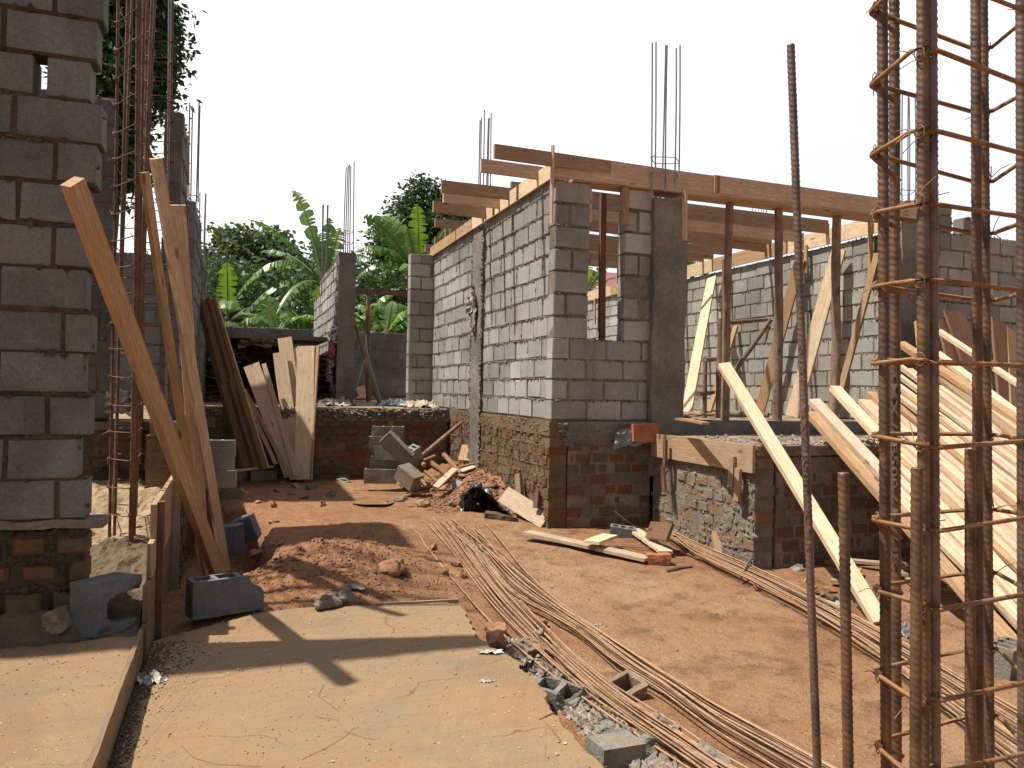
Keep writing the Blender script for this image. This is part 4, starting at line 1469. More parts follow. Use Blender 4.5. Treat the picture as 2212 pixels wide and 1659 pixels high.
bars('starter_bars', 'starter bars behind the tall foreground cage on the wide dark column', [(1944, 197, 1943), (1949, 204, 1948), (1962, 203, 1962), (1964, 211, 1964), (1977, 206, 1977)], 470, 10.0, .0075, stir=(416, 440), group='starter bars on the columns')
bars('starter_bars', 'tiny distant starter bars seen between the joists', [(1626, 450, 1624), (1632, 452, 1630), (1638, 451, 1635), (1645, 452, 1642), (1650, 450, 1647), (1656, 452, 1654)], 540, 20, .009, stir=(487,), group='starter bars on the columns')
bars('starter_bars', 'pair of grey starter bars above the lower left pier', [(410, 222, 408), (416, 230, 412), (430, 221, 424), (432, 228, 428)], 437, 9.9, .009, stir=(427,), group='starter bars on the columns')
bars('starter_bars', 'farthest grey starter bars over the left building', [(432, 416, 430), (444, 417, 438), (445, 419, 441)], 640, 11.8, .009, stir=(470, 500), group='starter bars on the columns')


def cage(label, defs, r, zs, mat, smat, sr, group=None, near=False, name='rebar_cage', order=None, ties=True, offs=None):
    base = dep(*defs[0][1])
    t = thing(name, base, label, 'rebar cage', group)
    L = []
    for k, (a, b) in enumerate(defs):
        A_, B_ = dep(*a), dep(*b)
        mb = MB()
        if near: ribbed_bar(mb, B_, A_, r, phase=rnd(0, 6))
        else: rod(mb, B_, A_, r, 7, 8, .012)
        obj('rebar', mb, M[mat[k % len(mat)]], t)
        L.append((A_, B_))
    for z in zs:
        Q = []
        for k in order or range(len(L)):
            A_, B_ = L[k]
            f = (z - B_.z) / (A_.z - B_.z)
            Q.append(B_.lerp(A_, f))
        c = sum(Q, V((0, 0, 0))) / len(Q)
        R_ = []
        tl = [rnd(-.008, .008) for _ in Q]
        for q, dz in zip(Q, tl):
            e = (q - c); e.z = 0
            q2 = q + e.normalized() * (r + sr) * 1.15
            s_ = e.normalized().cross(ZV) * (r + sr) * .9
            R_ += [q2 - s_ * -1 + V((0, 0, dz)), q2 + s_ * -1 + V((0, 0, dz))]
        # hooked ends
        pts_ = R_ + [R_[0] + V((0, 0, .004)), R_[1] + V((0, 0, .006))]
        inn = (c - R_[0]).normalized()
        mb = MB(); tube(mb, pts_, sr, 6)
        tube(mb, [R_[0], R_[0] + inn * .05 + V((0, 0, -.03 + rnd(-.02, .03)))], sr, 6)
        if ties:
            pass
            for q in Q:
                e = (q - c); e.z = 0; e = e.normalized()
                cc = q + e * (r * 1.4)
                sd = e.cross(ZV)
                loop = [cc + sd * (math.cos(a_) * (r * .9)) + V((0, 0, math.sin(a_) * r * 1.3)) + e * .002 for a_ in [i * .9 for i in range(8)]]
                tube(mb, loop, .0011 if near else .002, 4)
                for _ in range(2):
                    dr = V((rnd(-1, 1), rnd(-1, 1), rnd(-.7, .9))).normalized() * rnd(.015, .05)
                    tube(mb, [loop[-1], loop[-1] + dr * .5 + V((0, 0, .004)), loop[-1] + dr], .0009 if near else .0018, 4)
        obj('stirrup', mb, M[smat], t)
    return t


cage('rust-brown column cage standing in mud behind the near block wall',
     [((256, -40, 5.4), (236, 1178, 5.4)), ((277, -40, 5.6), (247, 1172, 5.5)), ((287, -40, 5.95), (243, 1160, 5.75)), ((297, -40, 5.2), (280, 1198, 5.3)), ((312, -40, 5.4), (289, 1192, 5.4)), ((330, -40, 5.7), (285, 1160, 5.6)), ((336, -40, 5.9), (292, 1152, 5.75)), ((303, -40, 5.22), (285, 1192, 5.32))],
     .011, [.42 + .185 * k for k in range(21)], ['rust'], 'rust', .0038, order=[0, 3, 6, 2])
cage('second cage with protruding stirrup ends behind the leaning timbers',
     [((373, -40, 6.3), (362, 1010, 6.3)), ((318, -40, 6.3), (302, 1000, 6.3)), ((366, -40, 6.6), (357, 1000, 6.6)), ((320, -40, 6.6), (306, 1000, 6.6))],
     .010, [.85 + .16 * k for k in range(22)], ['rust', 'rust', 'steel'], 'rust', .004, order=[0, 1, 3, 2])


def zfor(y, x, D): return dep(x, y, D).z


def bot(x, D):  # pixel row where a bar at depth D meets z=-.12
    return 858 + 1.62 * F / D


near_defs = [((1905, -80, 1.43), (1921, bot(0, 1.43), 1.43)), ((1931, -80, 1.49), (1939, bot(0, 1.49), 1.49)),
             ((1992, -80, 1.33), (1999, bot(0, 1.33), 1.33)), ((2011, -80, 1.345), (2026, bot(0, 1.345), 1.345)), ((1981, 1010, 1.30), (1972, bot(0, 1.30), 1.30)),
             ((2108, -80, 1.53), (2117, bot(0, 1.53), 1.53)), ((2122, -80, 1.58), (2146, bot(0, 1.58), 1.58)), ((2095, 970, 1.50), (2098, bot(0, 1.50), 1.50)),
             ((2206, -80, 1.45), (2214, bot(0, 1.45), 1.45)), ((2222, -80, 1.50), (2230, bot(0, 1.50), 1.50))]
cage('big foreground column cage of ribbed rusty bars tied with orange stirrups', near_defs, .0092,
     [zfor(y, 2000, 1.32) for y in (-50, 115, 285, 433, 608, 776, 961, 1143, 1312, 1512, 1680, 1850, 2050)], ['rust_near', 'rust_near', 'rust_near', 'rust_near2', 'rust_near'], 'rust_orange', .0042,
     near=True, order=[0, 2, 3, 8, 6])

# two free-standing near bars, the taller one with its rolled mill marks
t = thing('starter_bar', dep(1798, bot(0, 1.72), 1.72), 'tall single ribbed bar leaning slightly in front of the leaning planks', 'rebar')
mb = MB(); A_, B_ = dep(1708, 97, 1.78), dep(1796, bot(0, 1.72), 1.72)
ribbed_bar(mb, B_, A_, .0086, pitch=.0122, h=.2, phase=.7)
obj('rebar', mb, M['rust_near2'], t)
text_targets = [(t, A_, B_, 745, 1200, 'STYI  TMX // B500 // CMR', 'rust_near2')]
t2 = thing('starter_bar', dep(1851, bot(0, 1.42), 1.42), 'short ribbed bar ending at mid height between the tall bar and the cage', 'rebar')
mb = MB(); A2, B2 = dep(1822, 1021, 1.42), dep(1851, bot(0, 1.42), 1.42)
ribbed_bar(mb, B2, A2, .0090, pitch=.0122, h=.22, phase=.2)
obj('rebar', mb, M['rust_near'], t2)


def mill_text(parent, A_, B_, y0, y1, s, mat, r):
    # raised letters rolled on the side of the bar, reading downwards
    ax = (B_ - A_).normalized()
    f0 = (dep(1730, y0, 1.7).z - A_.z) / (B_.z - A_.z)
    f1 = (dep(1730, y1, 1.7).z - A_.z) / (B_.z - A_.z)
    p0, p1 = A_.lerp(B_, f0), A_.lerp(B_, f1)
    cu = bpy.data.curves.new('lettering', 'FONT')
    cu.body = s; cu.size = .0175; cu.extrude = .0012; cu.resolution_u = 2; cu.offset = .0003
    to = bpy.data.objects.new('tmp', cu); COL.objects.link(to)
    bpy.context.view_layer.update()
    me = bpy.data.meshes.new_from_object(to.evaluated_get(bpy.context.evaluated_depsgraph_get()))
    bpy.data.objects.remove(to)
    xs = [v.co.x for v in me.vertices]
    L = max(xs) - min(xs)
    k = (p1 - p0).length / L
    view = (EYE - p0); view = (view - ax * view.dot(ax)).normalized()
    upv = view.cross(ax).normalized()
    if upv.dot(R0) < 0: upv = -upv
    vs = []
    for v in me.vertices:
        x, y, z = v.co
        a_ = (y - .006) / r * .8 - .15          # wrap round the bar, turned to the lit side
        rr = r * 1.12 + (.0012 if z > 0 else -.002)
        vs.append(p0 + ax * ((x - min(xs)) * k) + view * (math.cos(a_) * rr) + upv * (math.sin(a_) * rr))
    mb = MB().add(vs, [tuple(p.vertices) for p in me.polygons])
    obj('rolled_lettering', mb, M[mat], parent)


for a_ in text_targets:
    mill_text(*a_, .0088)
# the cage's second bar carries marks too
ca = [o for o in bpy.data.objects if o.name == 'rebar_cage.002'][0]
mill_text(ca, dep(1931, -80, 1.487), dep(1939, bot(0, 1.487), 1.487), 800, 1170, 'TMX // B500 / R // JB', 'rust_near2', .0094)


# ------------------------------------------------------------ left foreground: formwork, timbers, blocks
t = thing('formwork_board', (-.44, 3, .0), 'long thin edge board dividing the two sandy slabs', 'board')
vs2, fs2, uv2 = [], [], []
n = 60
ys = lin(1.2, 4.75, n)
for i, y in enumerate(ys):
    dx = .006 * noise.noise(V((y * 1.7, 0, 0))); dz = .012 * noise.noise(V((y * 6, 3, 0))) + .006 * noise.noise(V((y * 22, 3, 0)))
    vs2 += [(-.458 + dx, y, -.02), (-.436 + dx, y, -.02), (-.436 + dx, y, .165 + dz), (-.458 + dx, y, .165 + dz)]
for i in range(n):
    for k in range(4):
        k2 = (k + 1) % 4
        fs2.append((i * 4 + k, i * 4 + 4 + k, i * 4 + 4 + k2, i * 4 + k2))
        uv2.append([(ys[i], k * .1 + .01), (ys[i + 1], k * .1 + .01), (ys[i + 1], k * .1 + .1), (ys[i], k * .1 + .1)])
fs2 += [(0, 1, 2, 3), (n * 4 + 3, n * 4 + 2, n * 4 + 1, n * 4)]; uv2 += [[(.1, .1)] * 4] * 2
obj('board', MB().add(vs2, fs2, uv2), M['wood_edge'], t)
t = thing('shuttering', (-.44, 5.8, 0), 'tall brown formwork panel standing on edge beside the raised left floor', 'formwork')
for k in range(4):
    z = .06 + k * .20
    y0 = [4.72, 4.78, 4.95, 5.12][k]
    plank('board', (-.435, y0, z + .02), (-.435, 6.84, z + .02), .195, .03, (1, 0, 0), ['wood_dark', 'wood_dark', 'wood_form', 'wood_form'][k], parent=t, bow=.0005)
plank('stake', (-.405, 5.25, -.15), (-.40, 5.25, .78), .07, .035, (1, 0, 0), 'wood_dark', parent=t)
plank('stake', (-.40, 6.5, -.5), (-.395, 6.5, .86), .06, .05, (1, 0, 0), 'wood_grey', parent=t)

# leaning timbers (feet behind the hollow block, heads against the cages)
def lean(tp, bt, Dt, w_, th, mat, lab, zf=None, Db=None, nrm=(.35, -1, .3), grp='timbers leaning over the trench', nm='timber', **kw):
    a = dep(tp[0], tp[1], Dt)
    b = onZ(bt[0], bt[1], zf) if Db is None else dep(bt[0], bt[1], Db)
    return plank(nm, b, a, w_, th, nrm, mat, lab, 'timber' if nm == 'timber' else 'plank', grp, **kw)


lean((157, 392), (478, 1262), 3.82, .098, .06, 'wood_orange', 'heavy knotty timber leaning across the near wall, foot behind the hollow block', .0, nrm=(.9, -1, .2), bow=.004)
lean((337, 342), (487, 1232), 5.0, .070, .04, 'wood_pink', 'tallest reddish timber leaning against the cage', -.02, nrm=(.4, -1, .2), bow=.006)
lean((312, 372), (447, 1240), 5.2, .075, .03, 'wood_orange', 'thin curved timber with one bright edge leaning beside the tallest one', .0, nrm=(1, -.6, .2), bow=-.010)
lean((384, 443), (440, 1232), 5.35, .10, .03, 'wood_pink', 'shorter flat board standing behind the leaning timbers', .0, nrm=(.1, -1, .2), bow=.003)

# hollow block lying on the slab with its chipped corner
p0, p1 = onZ(412, 1343, 0), onZ(574, 1317, 0)
ang = math.atan2(p1.y - p0.y, p1.x - p0.x)
LL = (p1 - p0).length * .96
dn = V((-math.sin(ang), math.cos(ang), 0))


def chip(p):
    e = (p.x - LL * .30) * .9 + (p.z - .03) * 1.2
    if e > .06 and p.x > LL * .28:
        k = (e - .06)
        p = p - V((.55, 0, .65)) * k * .8 + V((nz(p, 30), nz(p, 30, 5), nz(p, 30, 9))) * .008
    return p


hollow_block((p0 + p1) / 2 + dn * .085 + V((0, 0, .121)), (.0, 0, ang), 'hollow concrete block with a chipped corner holding the timber feet', L=LL, W=.16, Hh=.24, mat='block_shade', chip=chip, fine=True)


# block on the low slab, showing its hollow end
def cutblock(c, rot, W, D_, Hh, label):
    def S(i, j, k):
        x = (xs[i] + xs[i + 1]) / 2; z = (zs[k] + zs[k + 1]) / 2
        cx_, cz_ = .06, -.01
        inside = x > -W * .30 and abs(z - cz_) / (Hh * .27) < 1
        corner = ((max(0, (.1 - x)) / (W * .30 + .1)) ** 4 + (abs(z - cz_) / (Hh * .27)) ** 4) < 1
        return not (inside and corner and ys[j] < D_ / 2 - .035 + 1e-5)
    xs = lin(-W / 2, W / 2, 26); zs = lin(-Hh / 2, Hh / 2, 26); ys = [-D_ / 2, -D_ / 2 + .03, 0, D_ / 2 - .035, D_ / 2]
    vs, fs = voxel(xs, ys, zs, S)
    R = rotmat(*rot)
    out = []
    for p in vs:
        # ragged broken front rim
        if p.y < -D_ / 2 + .001:
            p = p + V((0, max(0, .04 * noise.noise(V((p.x * 11, p.z * 11, 2)))), 0))
        p = p + V((nz(p, 30), nz(p, 30, 5), nz(p, 30, 9))) * .003
        out.append(V(c) + R @ p)
    return obj('concrete_block', MB().add(out, fs), M['block_shade'], None, label, 'concrete block')


q0 = onZ(212, 1383, .15); q1 = onZ(306, 1352, .15)
ang2 = math.atan2(q1.y - q0.y, q1.x - q0.x)
cutblock((q0 + q1) / 2 + V((-math.sin(ang2), math.cos(ang2), 0)) * .12 + V((.01, 0, .14)), (-.06, 0, ang2 - .05), (q1 - q0).length * .98, .22, .28, 'broken grey block standing on end by the edge board, its cavity facing out')
for (x, y, s, lab) in [(128, 1366, (.15, .08, .075), 'large brown stone lying in shade below the brick plinth'), (15, 1368, (.07, .06, .04), 'grey stone at the foot of the mud bank by the plinth')]:
    mb = MB(); p = onZ(x, y, .17); rock(mb, p + V((0, .05, s[2] * .6)), s, x, sub=3)
    obj('stone', mb, M['trunk'] if x < 20 else M['floor'], None, lab, 'stone')

# ------------------------------------------------------------ boards leaning against the back plinth
def leanb(tl, bt, w_, mat, lab, yt=12.0, zf=.16, nrm=(-.25, -1, .25), grp='boards leaning on the back plinth', th=.028, yb=None):
    a = onY(tl[0], tl[1], yt)
    b = onZ(bt[0], bt[1], zf) if yb is None else onY(bt[0], bt[1], yb)
    return plank('board', b, a, w_, th, nrm, mat, lab, 'board', grp, bow=.004)


leanb((615, 730), (652, 1008), .20, 'wood', 'palest board at the back of the fan, tallest of the sunlit boards', 12.15, yb=11.50)
leanb((637, 752), (648, 1030), .22, 'wood', 'pale board half hidden in the middle of the fan', 12.10, yb=11.44)
leanb((604, 762), (640, 1026), .19, 'wood', 'yellowish board in the middle of the fan, third from its right edge', 12.02, yb=11.38)
leanb((661, 748), (655, 1036), .25, 'wood', 'broad board with a brown patch at the right of the fan', 11.98, yb=11.30)
leanb((685, 749), (668, 1037), .085, 'wood_orange', 'narrow brown board at the right edge of the fan', 11.95, yb=11.28, nrm=(-.9, -1, .2))
leanb((543, 788), (632, 1026), .22, 'wood_pink', 'wide brown board leaning left in the fan', 11.86, yb=11.24)
leanb((570, 786), (640, 1028), .06, 'wood_pink', 'narrow strip standing on the face of the wide brown board', 11.80, yb=11.18)
leanb((528, 842), (632, 1036), .05, 'wood_orange', 'thin crooked lath leaning furthest left of the fan', 11.70, yb=11.12)
leanb((511, 816), (596, 1002), .05, 'wood_pink', 'thin lath between the dark bundle and the fan', 11.75, yb=11.3)
for k in range(7):
    x0 = 429 + k * 5.4; xb = 524 + k * 8.5
    leanb((x0, 650 - (2, 6, 0, 4, 7, 1, 5)[k]), (xb, 1012), .085, 'wood_dark' if k in (0, 3, 5) else 'wood_orange', 'long dark-red board in the slanting bundle near the left building', 11.9 - .02 * k, yb=11.40 - .05 * k,
          grp='dark bundle of long boards', nrm=(-.9, -1, .1))

# ------------------------------------------------------------ block pile and pole heap in the yard
def blk(px, py, z, rot, lab, L=.40, grp=None, **kw):
    c = onZ(px, py, z)
    return hollow_block(c, rot, lab, grp, L=L, **kw)


R90 = PI / 2
g = 'blocks piled beside the pole heap'
def onYb(x, y, Y): return onY(x, y, Y)


YB = 10.35
for k, (px, py, rz, rx, lab, Yo) in enumerate([(822, 1028, -.28, 0, 'bottom block of the pile, lying on red soil', 0), (836, 1000, -.25, 0, 'second block up in the pile', .05),
                                           (845, 978, -.42, 0, 'third block up, sunlit on its end', .0), (832, 958, -.2, 0, 'fourth block up in the pile, mostly behind others', .1), (838, 936, -.15, 0, 'topmost block of the pile', .12)]):
    hollow_block(onY(px, py, YB + Yo), (rx, 0, rz), lab, g, L=.42, W=.17, Hh=.19, mat='dirty_block')
hollow_block(onY(857, 968, YB - .22), (.25, .78, -.2), 'block tilted steeply against the front of the pile', g, L=.44, W=.15, Hh=.2, mat='dirty_block', cav=0)
hollow_block(onY(884, 1030, YB - .55), (.15, .5, -.9), 'block lying askew at the right foot of the pile', g, L=.3, W=.2, Hh=.2, mat='dirty_block', cav=0)
hollow_block(onY(890, 985, YB - .1), (.2, -.5, .4), 'small broken block behind the tilted one', g, L=.24, W=.15, Hh=.2)
hollow_block(onZ(994, 1055, .22), (.2, .3, .6), 'light grey half block above the black plastic', L=.2, W=.17, Hh=.17)


def hpole(a, b, r, mat, lab, grp='short poles in the heap', **kw):
    return pole('short_pole', a, b, r, mat, lab, 'pole', grp, bow=.015, n=8, **kw)


YH = 10.2
heap = [((882, 1010), (1003, 908), .035, 'bark', 'longest pole of the heap, leaning up to the corner of the plinth', .1, .9),
        ((893, 1005), (940, 985), .028, 'bark_red', 'short pole under the long leaning one', .0, .2),
        ((958, 982), (996, 1022), .036, 'bark_red', 'thick pole in the middle of the heap', .3, -.1),
        ((930, 1000), (965, 1026), .045, 'bark_red', 'stout reddish log in the heap', .15, -.05),
        ((917, 1018), (949, 1044), .024, 'bark_red', 'thin red pole near the soil edge', -.1, -.3),
        ((967, 1036), (998, 1012), .028, 'bark', 'dark pole with snapped end over the others', -.2, .1),
        ((990, 1010), (1040, 998), .022, 'bark_red', 'forked thin branch on the heap', .0, .1),
        ((1000, 1025), (1045, 1057), .035, 'bark_red', 'long reddish pole running down towards the black plastic', .2, -.4),
        ((1018, 1030), (1042, 1045), .035, 'bark', 'short pale log tucked by the plinth', .5, .3),
        ((1012, 982), (1030, 1010), .035, 'bark', 'pale log leaning by the concrete strip', .7, .5),
        ((905, 990), (917, 1006), .038, 'bark_red', 'log end poking out at the left of the heap', .2, -.1),
        ((908, 1034), (921, 1050), .02, 'bark_red', 'stub lying on the soil in front of the heap', -.5, -.7),
        ((945, 1048), (975, 1040), .02, 'bark', 'stick at the foot of the heap', -.5, -.4),
        ((1002, 1010), (1020, 996), .03, 'bark', 'pale pole end behind the heap', .6, .7),
        ((962, 1052), (985, 1035), .02, 'bark_red', 'short reddish stick under the nailed board', -.3, -.1)]
for (a, b, r, m_, lab, ya, yb) in heap:
    hpole(onY(a[0], a[1], YH + ya), onY(b[0], b[1], YH + yb), r, m_, lab)
plank('board_piece', onY(1003, 995, YH + .35), onY(1012, 962, YH + .5), .18, .02, (-.6, -1, .2), 'wood_orange', 'orange board piece standing in the pole heap', 'board', 'board pieces in the heap')
plank('board_piece', onY(988, 1018, YH - .05), onY(1022, 1006, YH + .05), .12, .02, (-.5, -.6, 1), 'wood', 'bright nail-studded board piece on the heap', 'board', 'board pieces in the heap')
plank('board_piece', onY(940, 1054, YH - .75), onY(982, 1014, YH - .2), .075, .035, (-.3, -1, .8), 'wood_pink', 'short slanting board with bent nails in front of the heap', 'board', 'board pieces in the heap')
mb = MB()
for _ in range(1500):
    x = rnd(2.15, 3.06); y = rnd(8.5, 10.9)
    s = rnd(.010, .032)
    lump(mb, (x, y, H(x, y) + s * .3), (s, s, s * .6))
obj('rubble', mb, M['clod'], kind='stuff', label='dark crumbled soil and rubble along the foot of the long wall')
for k in range(16):
    mb = MB()
    x = rnd(2.1, 3.0); y = rnd(8.9, 10.6); rock(mb, (x, y, H(x, y) + .04), (rnd(.04, .09), rnd(.04, .08), rnd(.03, .05)), k)
    obj('rubble_stone', mb, M['floor'], None, 'broken lump of mortar among the rubble by the long wall', 'stone', 'mortar lumps by the long wall')

# black plastic draped over the rubble: an open-mouthed arch
path = [(1000, 1124), (1001, 1100), (1003, 1078), (1010, 1060), (1022, 1052), (1036, 1053), (1050, 1062), (1064, 1074), (1078, 1086), (1090, 1098), (1098, 1112), (1101, 1126)]
rows = [(0, 0), (.03, .025), (.14, .02), (.28, -.03), (.40, -.12), (.5, -.24)]
grid = []
for ri in range(11):
    f = ri / 2
    i0 = min(int(f), len(rows) - 2); ff = f - i0
    dy = rows[i0][0] * (1 - ff) + rows[i0 + 1][0] * ff; dz = rows[i0][1] * (1 - ff) + rows[i0 + 1][1] * ff
    row = []
    for k in range(34):
        t_ = k / 33 * (len(path) - 1); k0 = min(int(t_), len(path) - 2); kf = t_ - k0
        px = path[k0][0] * (1 - kf) + path[k0 + 1][0] * kf; py = path[k0][1] * (1 - kf) + path[k0 + 1][1] * kf
        q = onY(px, py, 8.45 - .5 * k / 33)
        q = q + V((.25 * dy, dy, dz)) + V((nz(q, 9), nz(q, 9, 4), nz(q, 11, 8))) * (.05 + .03 * (ri % 3)) * (1 if ri else .3)
        q = q + V((0, 0, .02 * noise.noise(V((k * .8, ri * 1.1, 3)))))
        row.append(q)
    grid.append(row)
mbp = sheetmesh(grid)
# torn flap filling the left of the mouth
g2 = []
for i in range(9):
    row = []
    for j in range(7):
        q = onY(1002 + j * 5.5 * (1 - i * .04), 1062 + i * 8, 8.42 + .05 * math.sin(j * 2 + i))
        row.append(q + V((nz(q, 14), nz(q, 14, 3), nz(q, 14, 8))) * .05)
    g2.append(row)
mb2 = sheetmesh(g2)
mbp.add(mb2.v, mb2.f, smooth=True)
obj('plastic_sheet', mbp, M['black_plastic'], None, 'crumpled black plastic sheet arched over rubble by the long wall', 'plastic sheet')
mb = MB(); p = onZ(1080, 1128, .08)
vsb, fsb = voxel(lin(-.17, .17, 6), lin(-.07, .07, 3), lin(0, .09, 3), lambda i, j, k: True)
R = rotmat(0.05, .12, -.35)
mb.add([p + R @ (q + V((nz(q, 12), nz(q, 12, 5), nz(q, 12, 9))) * .02) for q in vsb], fsb)
obj('brick_lump', mb, M['brick'], None, 'brown clay brick lying under the edge of the black plastic', 'brick')

# rotten board and stakes by the corner
a, b = onY(1088, 1068, 8.35), onY(1180, 1125, 7.72)
plank('rotten_board', a, b, .20, .03, (-.9, -.6, .7), 'wood_grey', 'mud-caked rotten board leaning at the wall corner', 'board', bow=.003)
plank('stake', onX(1124, 1078, 3.02), onX(1120, 1024, 3.02), .075, .05, (-1, -.5, 0), 'wood_form', 'square stake standing by the sunlit brick plinth', 'stake')
plank('stake', onX(1158, 1098, 3.04), onX(1161, 1063, 3.06), .06, .04, (-1, -.5, 0), 'wood_dark', 'dark rotten stake near the wall corner', 'stake')

# boards on the ground in front of the corner
def gboard(a, b, w_, mat, lab, za=.0, zb=.0, th=.028, tilt=ZV, nm='board', cat='board', grp='boards on the red soil'):
    return plank(nm, gp(a[0], a[1], za), gp(b[0], b[1], zb), w_, th, tilt, mat, lab, cat, grp, bow=.004)


gboard((1138, 1150), (1400, 1208), .15, 'wood_grey', 'long mossy nail-studded board lying on red soil', .07, .04)
gboard((1278, 1172), (1318, 1157), .15, 'wood', 'short bright board lying across the long mossy one', .12, .11)
gboard((1368, 1144), (1440, 1194), .12, 'wood', 'pale board sloping to the red brick', .06, .05)
p = onY(1408, 1155, 6.55)
plank('board', onY(1402, 1145, 6.75), onY(1448, 1150, 6.35), .17, .03, (-.8, -1, .5), 'wood_dark', 'curved dark board standing on edge at the head of the bar bundle', 'board', 'boards on the red soil')
plank('board', onZ(1558, 1196, .02), onZ(1552, 1150, .2), .13, .09, (-.5, -1, .3), 'wood_orange', 'short thick timber block leaning by the porch wall', 'timber', 'boards on the red soil')
mb = MB(); p = gp(1425, 1220)
vsb, fsb = voxel(lin(-.10, .10, 5), lin(-.05, .05, 3), lin(0, .09, 3), lambda i, j, k: True)
R = rotmat(0, 0, -.25)
mb.add([p + V((0, .03, 0)) + R @ (q + V((nz(q, 14), nz(q, 14, 5), nz(q, 14, 9))) * .010) for q in vsb], fsb)
obj('red_brick', mb, M['brick_clean'], None, 'single red brick at the end of the long mossy board', 'brick')
hollow_block(onZ(1345, 1150, .08), (.1, .1, -.5), 'broken grey block at the dark corner, half sunk in soil', L=.26, W=.13, Hh=.12, mat='block_shade')
for k, (pts_, r, lab) in enumerate([([(1328, 1105), (1360, 1130), (1405, 1150), (1455, 1185)], .006, 'thin bent branch rising from the soil at the dark corner'),
                                    ([(1440, 1232), (1470, 1225), (1495, 1222)], .012, 'dark stick beside the red brick'),
                                    ([(1330, 1178), (1400, 1183), (1470, 1190), (1530, 1215)], .007, 'long thin twig over the pale board'),
                                    ([(892, 1208), (955, 1212)], .006, 'short straw-coloured twig left of the fanned bars'),
                                    ([(515, 1228), (545, 1220), (572, 1212)], .008, 'bent twig at the edge of the trench')]):
    mb = MB()
    pp = []
    for i, q in enumerate(pts_):
        w_ = onZ(q[0], q[1], 0); h_ = H(w_.x, w_.y) + .015
        if k == 0: h_ = .35 - .11 * i
        pp.append(onZ(q[0], q[1], h_))
    tube(mb, pp, r, 5, rough=.3)
    obj('twig', mb, M['bark'], None, lab, 'twig')

# ------------------------------------------------------------ blocks near the trench
hollow_block(onY(468, 968, 9.9), (0, 0, -.1), 'top block of the short stack beside the leaning timbers', 'short stack of blocks', L=.42, W=.16, Hh=.2)
hollow_block(onY(466, 1002, 9.88), (0, 0, .05), 'middle block of the short stack beside the leaning timbers', 'short stack of blocks', L=.42, W=.16, Hh=.2)
hollow_block(onY(470, 1034, 9.85), (0, 0, -.05), 'bottom block of the short stack beside the leaning timbers', 'short stack of blocks', L=.42, W=.16, Hh=.2)
hollow_block(onZ(524, 1030, .2), (.3, .1, .6), 'tipped block with a bright top, left of the pair', L=.40, W=.18, Hh=.2)
hollow_block(onZ(568, 1030, .2), (.05, 0, .1), 'squared block at the right of the pair, near the fan', L=.36, W=.2, Hh=.2)
hollow_block(onZ(484, 1078, .12), (0, .05, .08), 'dark block lying at the far lip of the trench', L=.42, W=.18, Hh=.22, mat='dirty_block')
hollow_block(onZ(527, 1078, .08), (.4, .5, .7), 'tilted half block by the far lip of the trench', L=.2, W=.16, Hh=.18)
hollow_block(onY(501, 1158, 7.7) + V((0, 0, -.03)), (.2, 1.45, .2), 'blue-grey block standing inside the dark trench', L=.27, W=.16, Hh=.22, cav=0, mat='block_shade')
hollow_block(onY(532, 1142, 8.2), (.4, 1.2, .1), 'second block deeper in the dark trench', L=.24, W=.16, Hh=.2, cav=0, mat='block_shade')
plank('lath', onZ(498, 1018, .36), onZ(590, 1008, .38), .05, .03, ZV, 'wood', 'short pale lath lying across the two blocks', 'lath')
STN = [(640, 1052, .10, .05), (672, 1058, .085, .07), (716, 1072, .075, .065), (697, 1092, .055, .05), (591, 1096, .05, .06), (865, 1082, .10, .05), (835, 1086, .05, .03), (600, 1062, .07, .03), (654, 1076, .08, .03), (628, 1068, .06, .03),
       (560, 1086, .07, .025), (700, 1045, .04, .03), (745, 1040, .12, .04), (610, 1045, .06, .04), (850, 1230, .13, .09), (770, 1268, .11, .03), (708, 1302, .13, .07), (744, 1290, .10, .06), (985, 1222, .05, .05), (560, 1200, .1, .06),
       (1072, 1372, .09, .09), (600, 1175, .08, .03), (960, 1240, .05, .04), (1000, 1246, .06, .05), (935, 1188, .05, .04), (890, 1095, .05, .03), (590, 1128, .06, .02)]
for k, (x, y, s, h_) in enumerate(STN):
    w_ = gp(x, y)
    mb = MB(); rock(mb, w_ + V((0, 0, h_ * .35)), (s, s * rnd(.6, .9), h_), k + 40, sub=3)
    grey = k in (0, 1, 2, 5, 12, 15, 16, 17)
    obj('stone', mb, M['dirty_block'] if grey else M['clod'], None, ('grey lump of broken block on the red soil' if grey else 'reddish clod of earth on the red soil'), 'stone', 'grey lumps on the soil' if grey else 'earth clods on the soil')
# puddle
mb = MB(); p = gp(808, 1087)
vs2 = [V((p.x, p.y, 0))]
for i in range(28):
    a = i / 28 * 2 * PI; k = 1 + .3 * noise.noise(V((math.cos(a) * 1.5, math.sin(a) * 1.5, 3)))
    vs2.append(V((p.x + math.cos(a) * .27 * k, p.y + math.sin(a) * .15 * k, 0)))
zz = H(p.x, p.y) + .010
mb.add([(q.x, q.y, zz) for q in vs2], [(0, i, i % 28 + 1) for i in range(1, 29)])
obj('puddle', mb, M['water'], kind='structure')

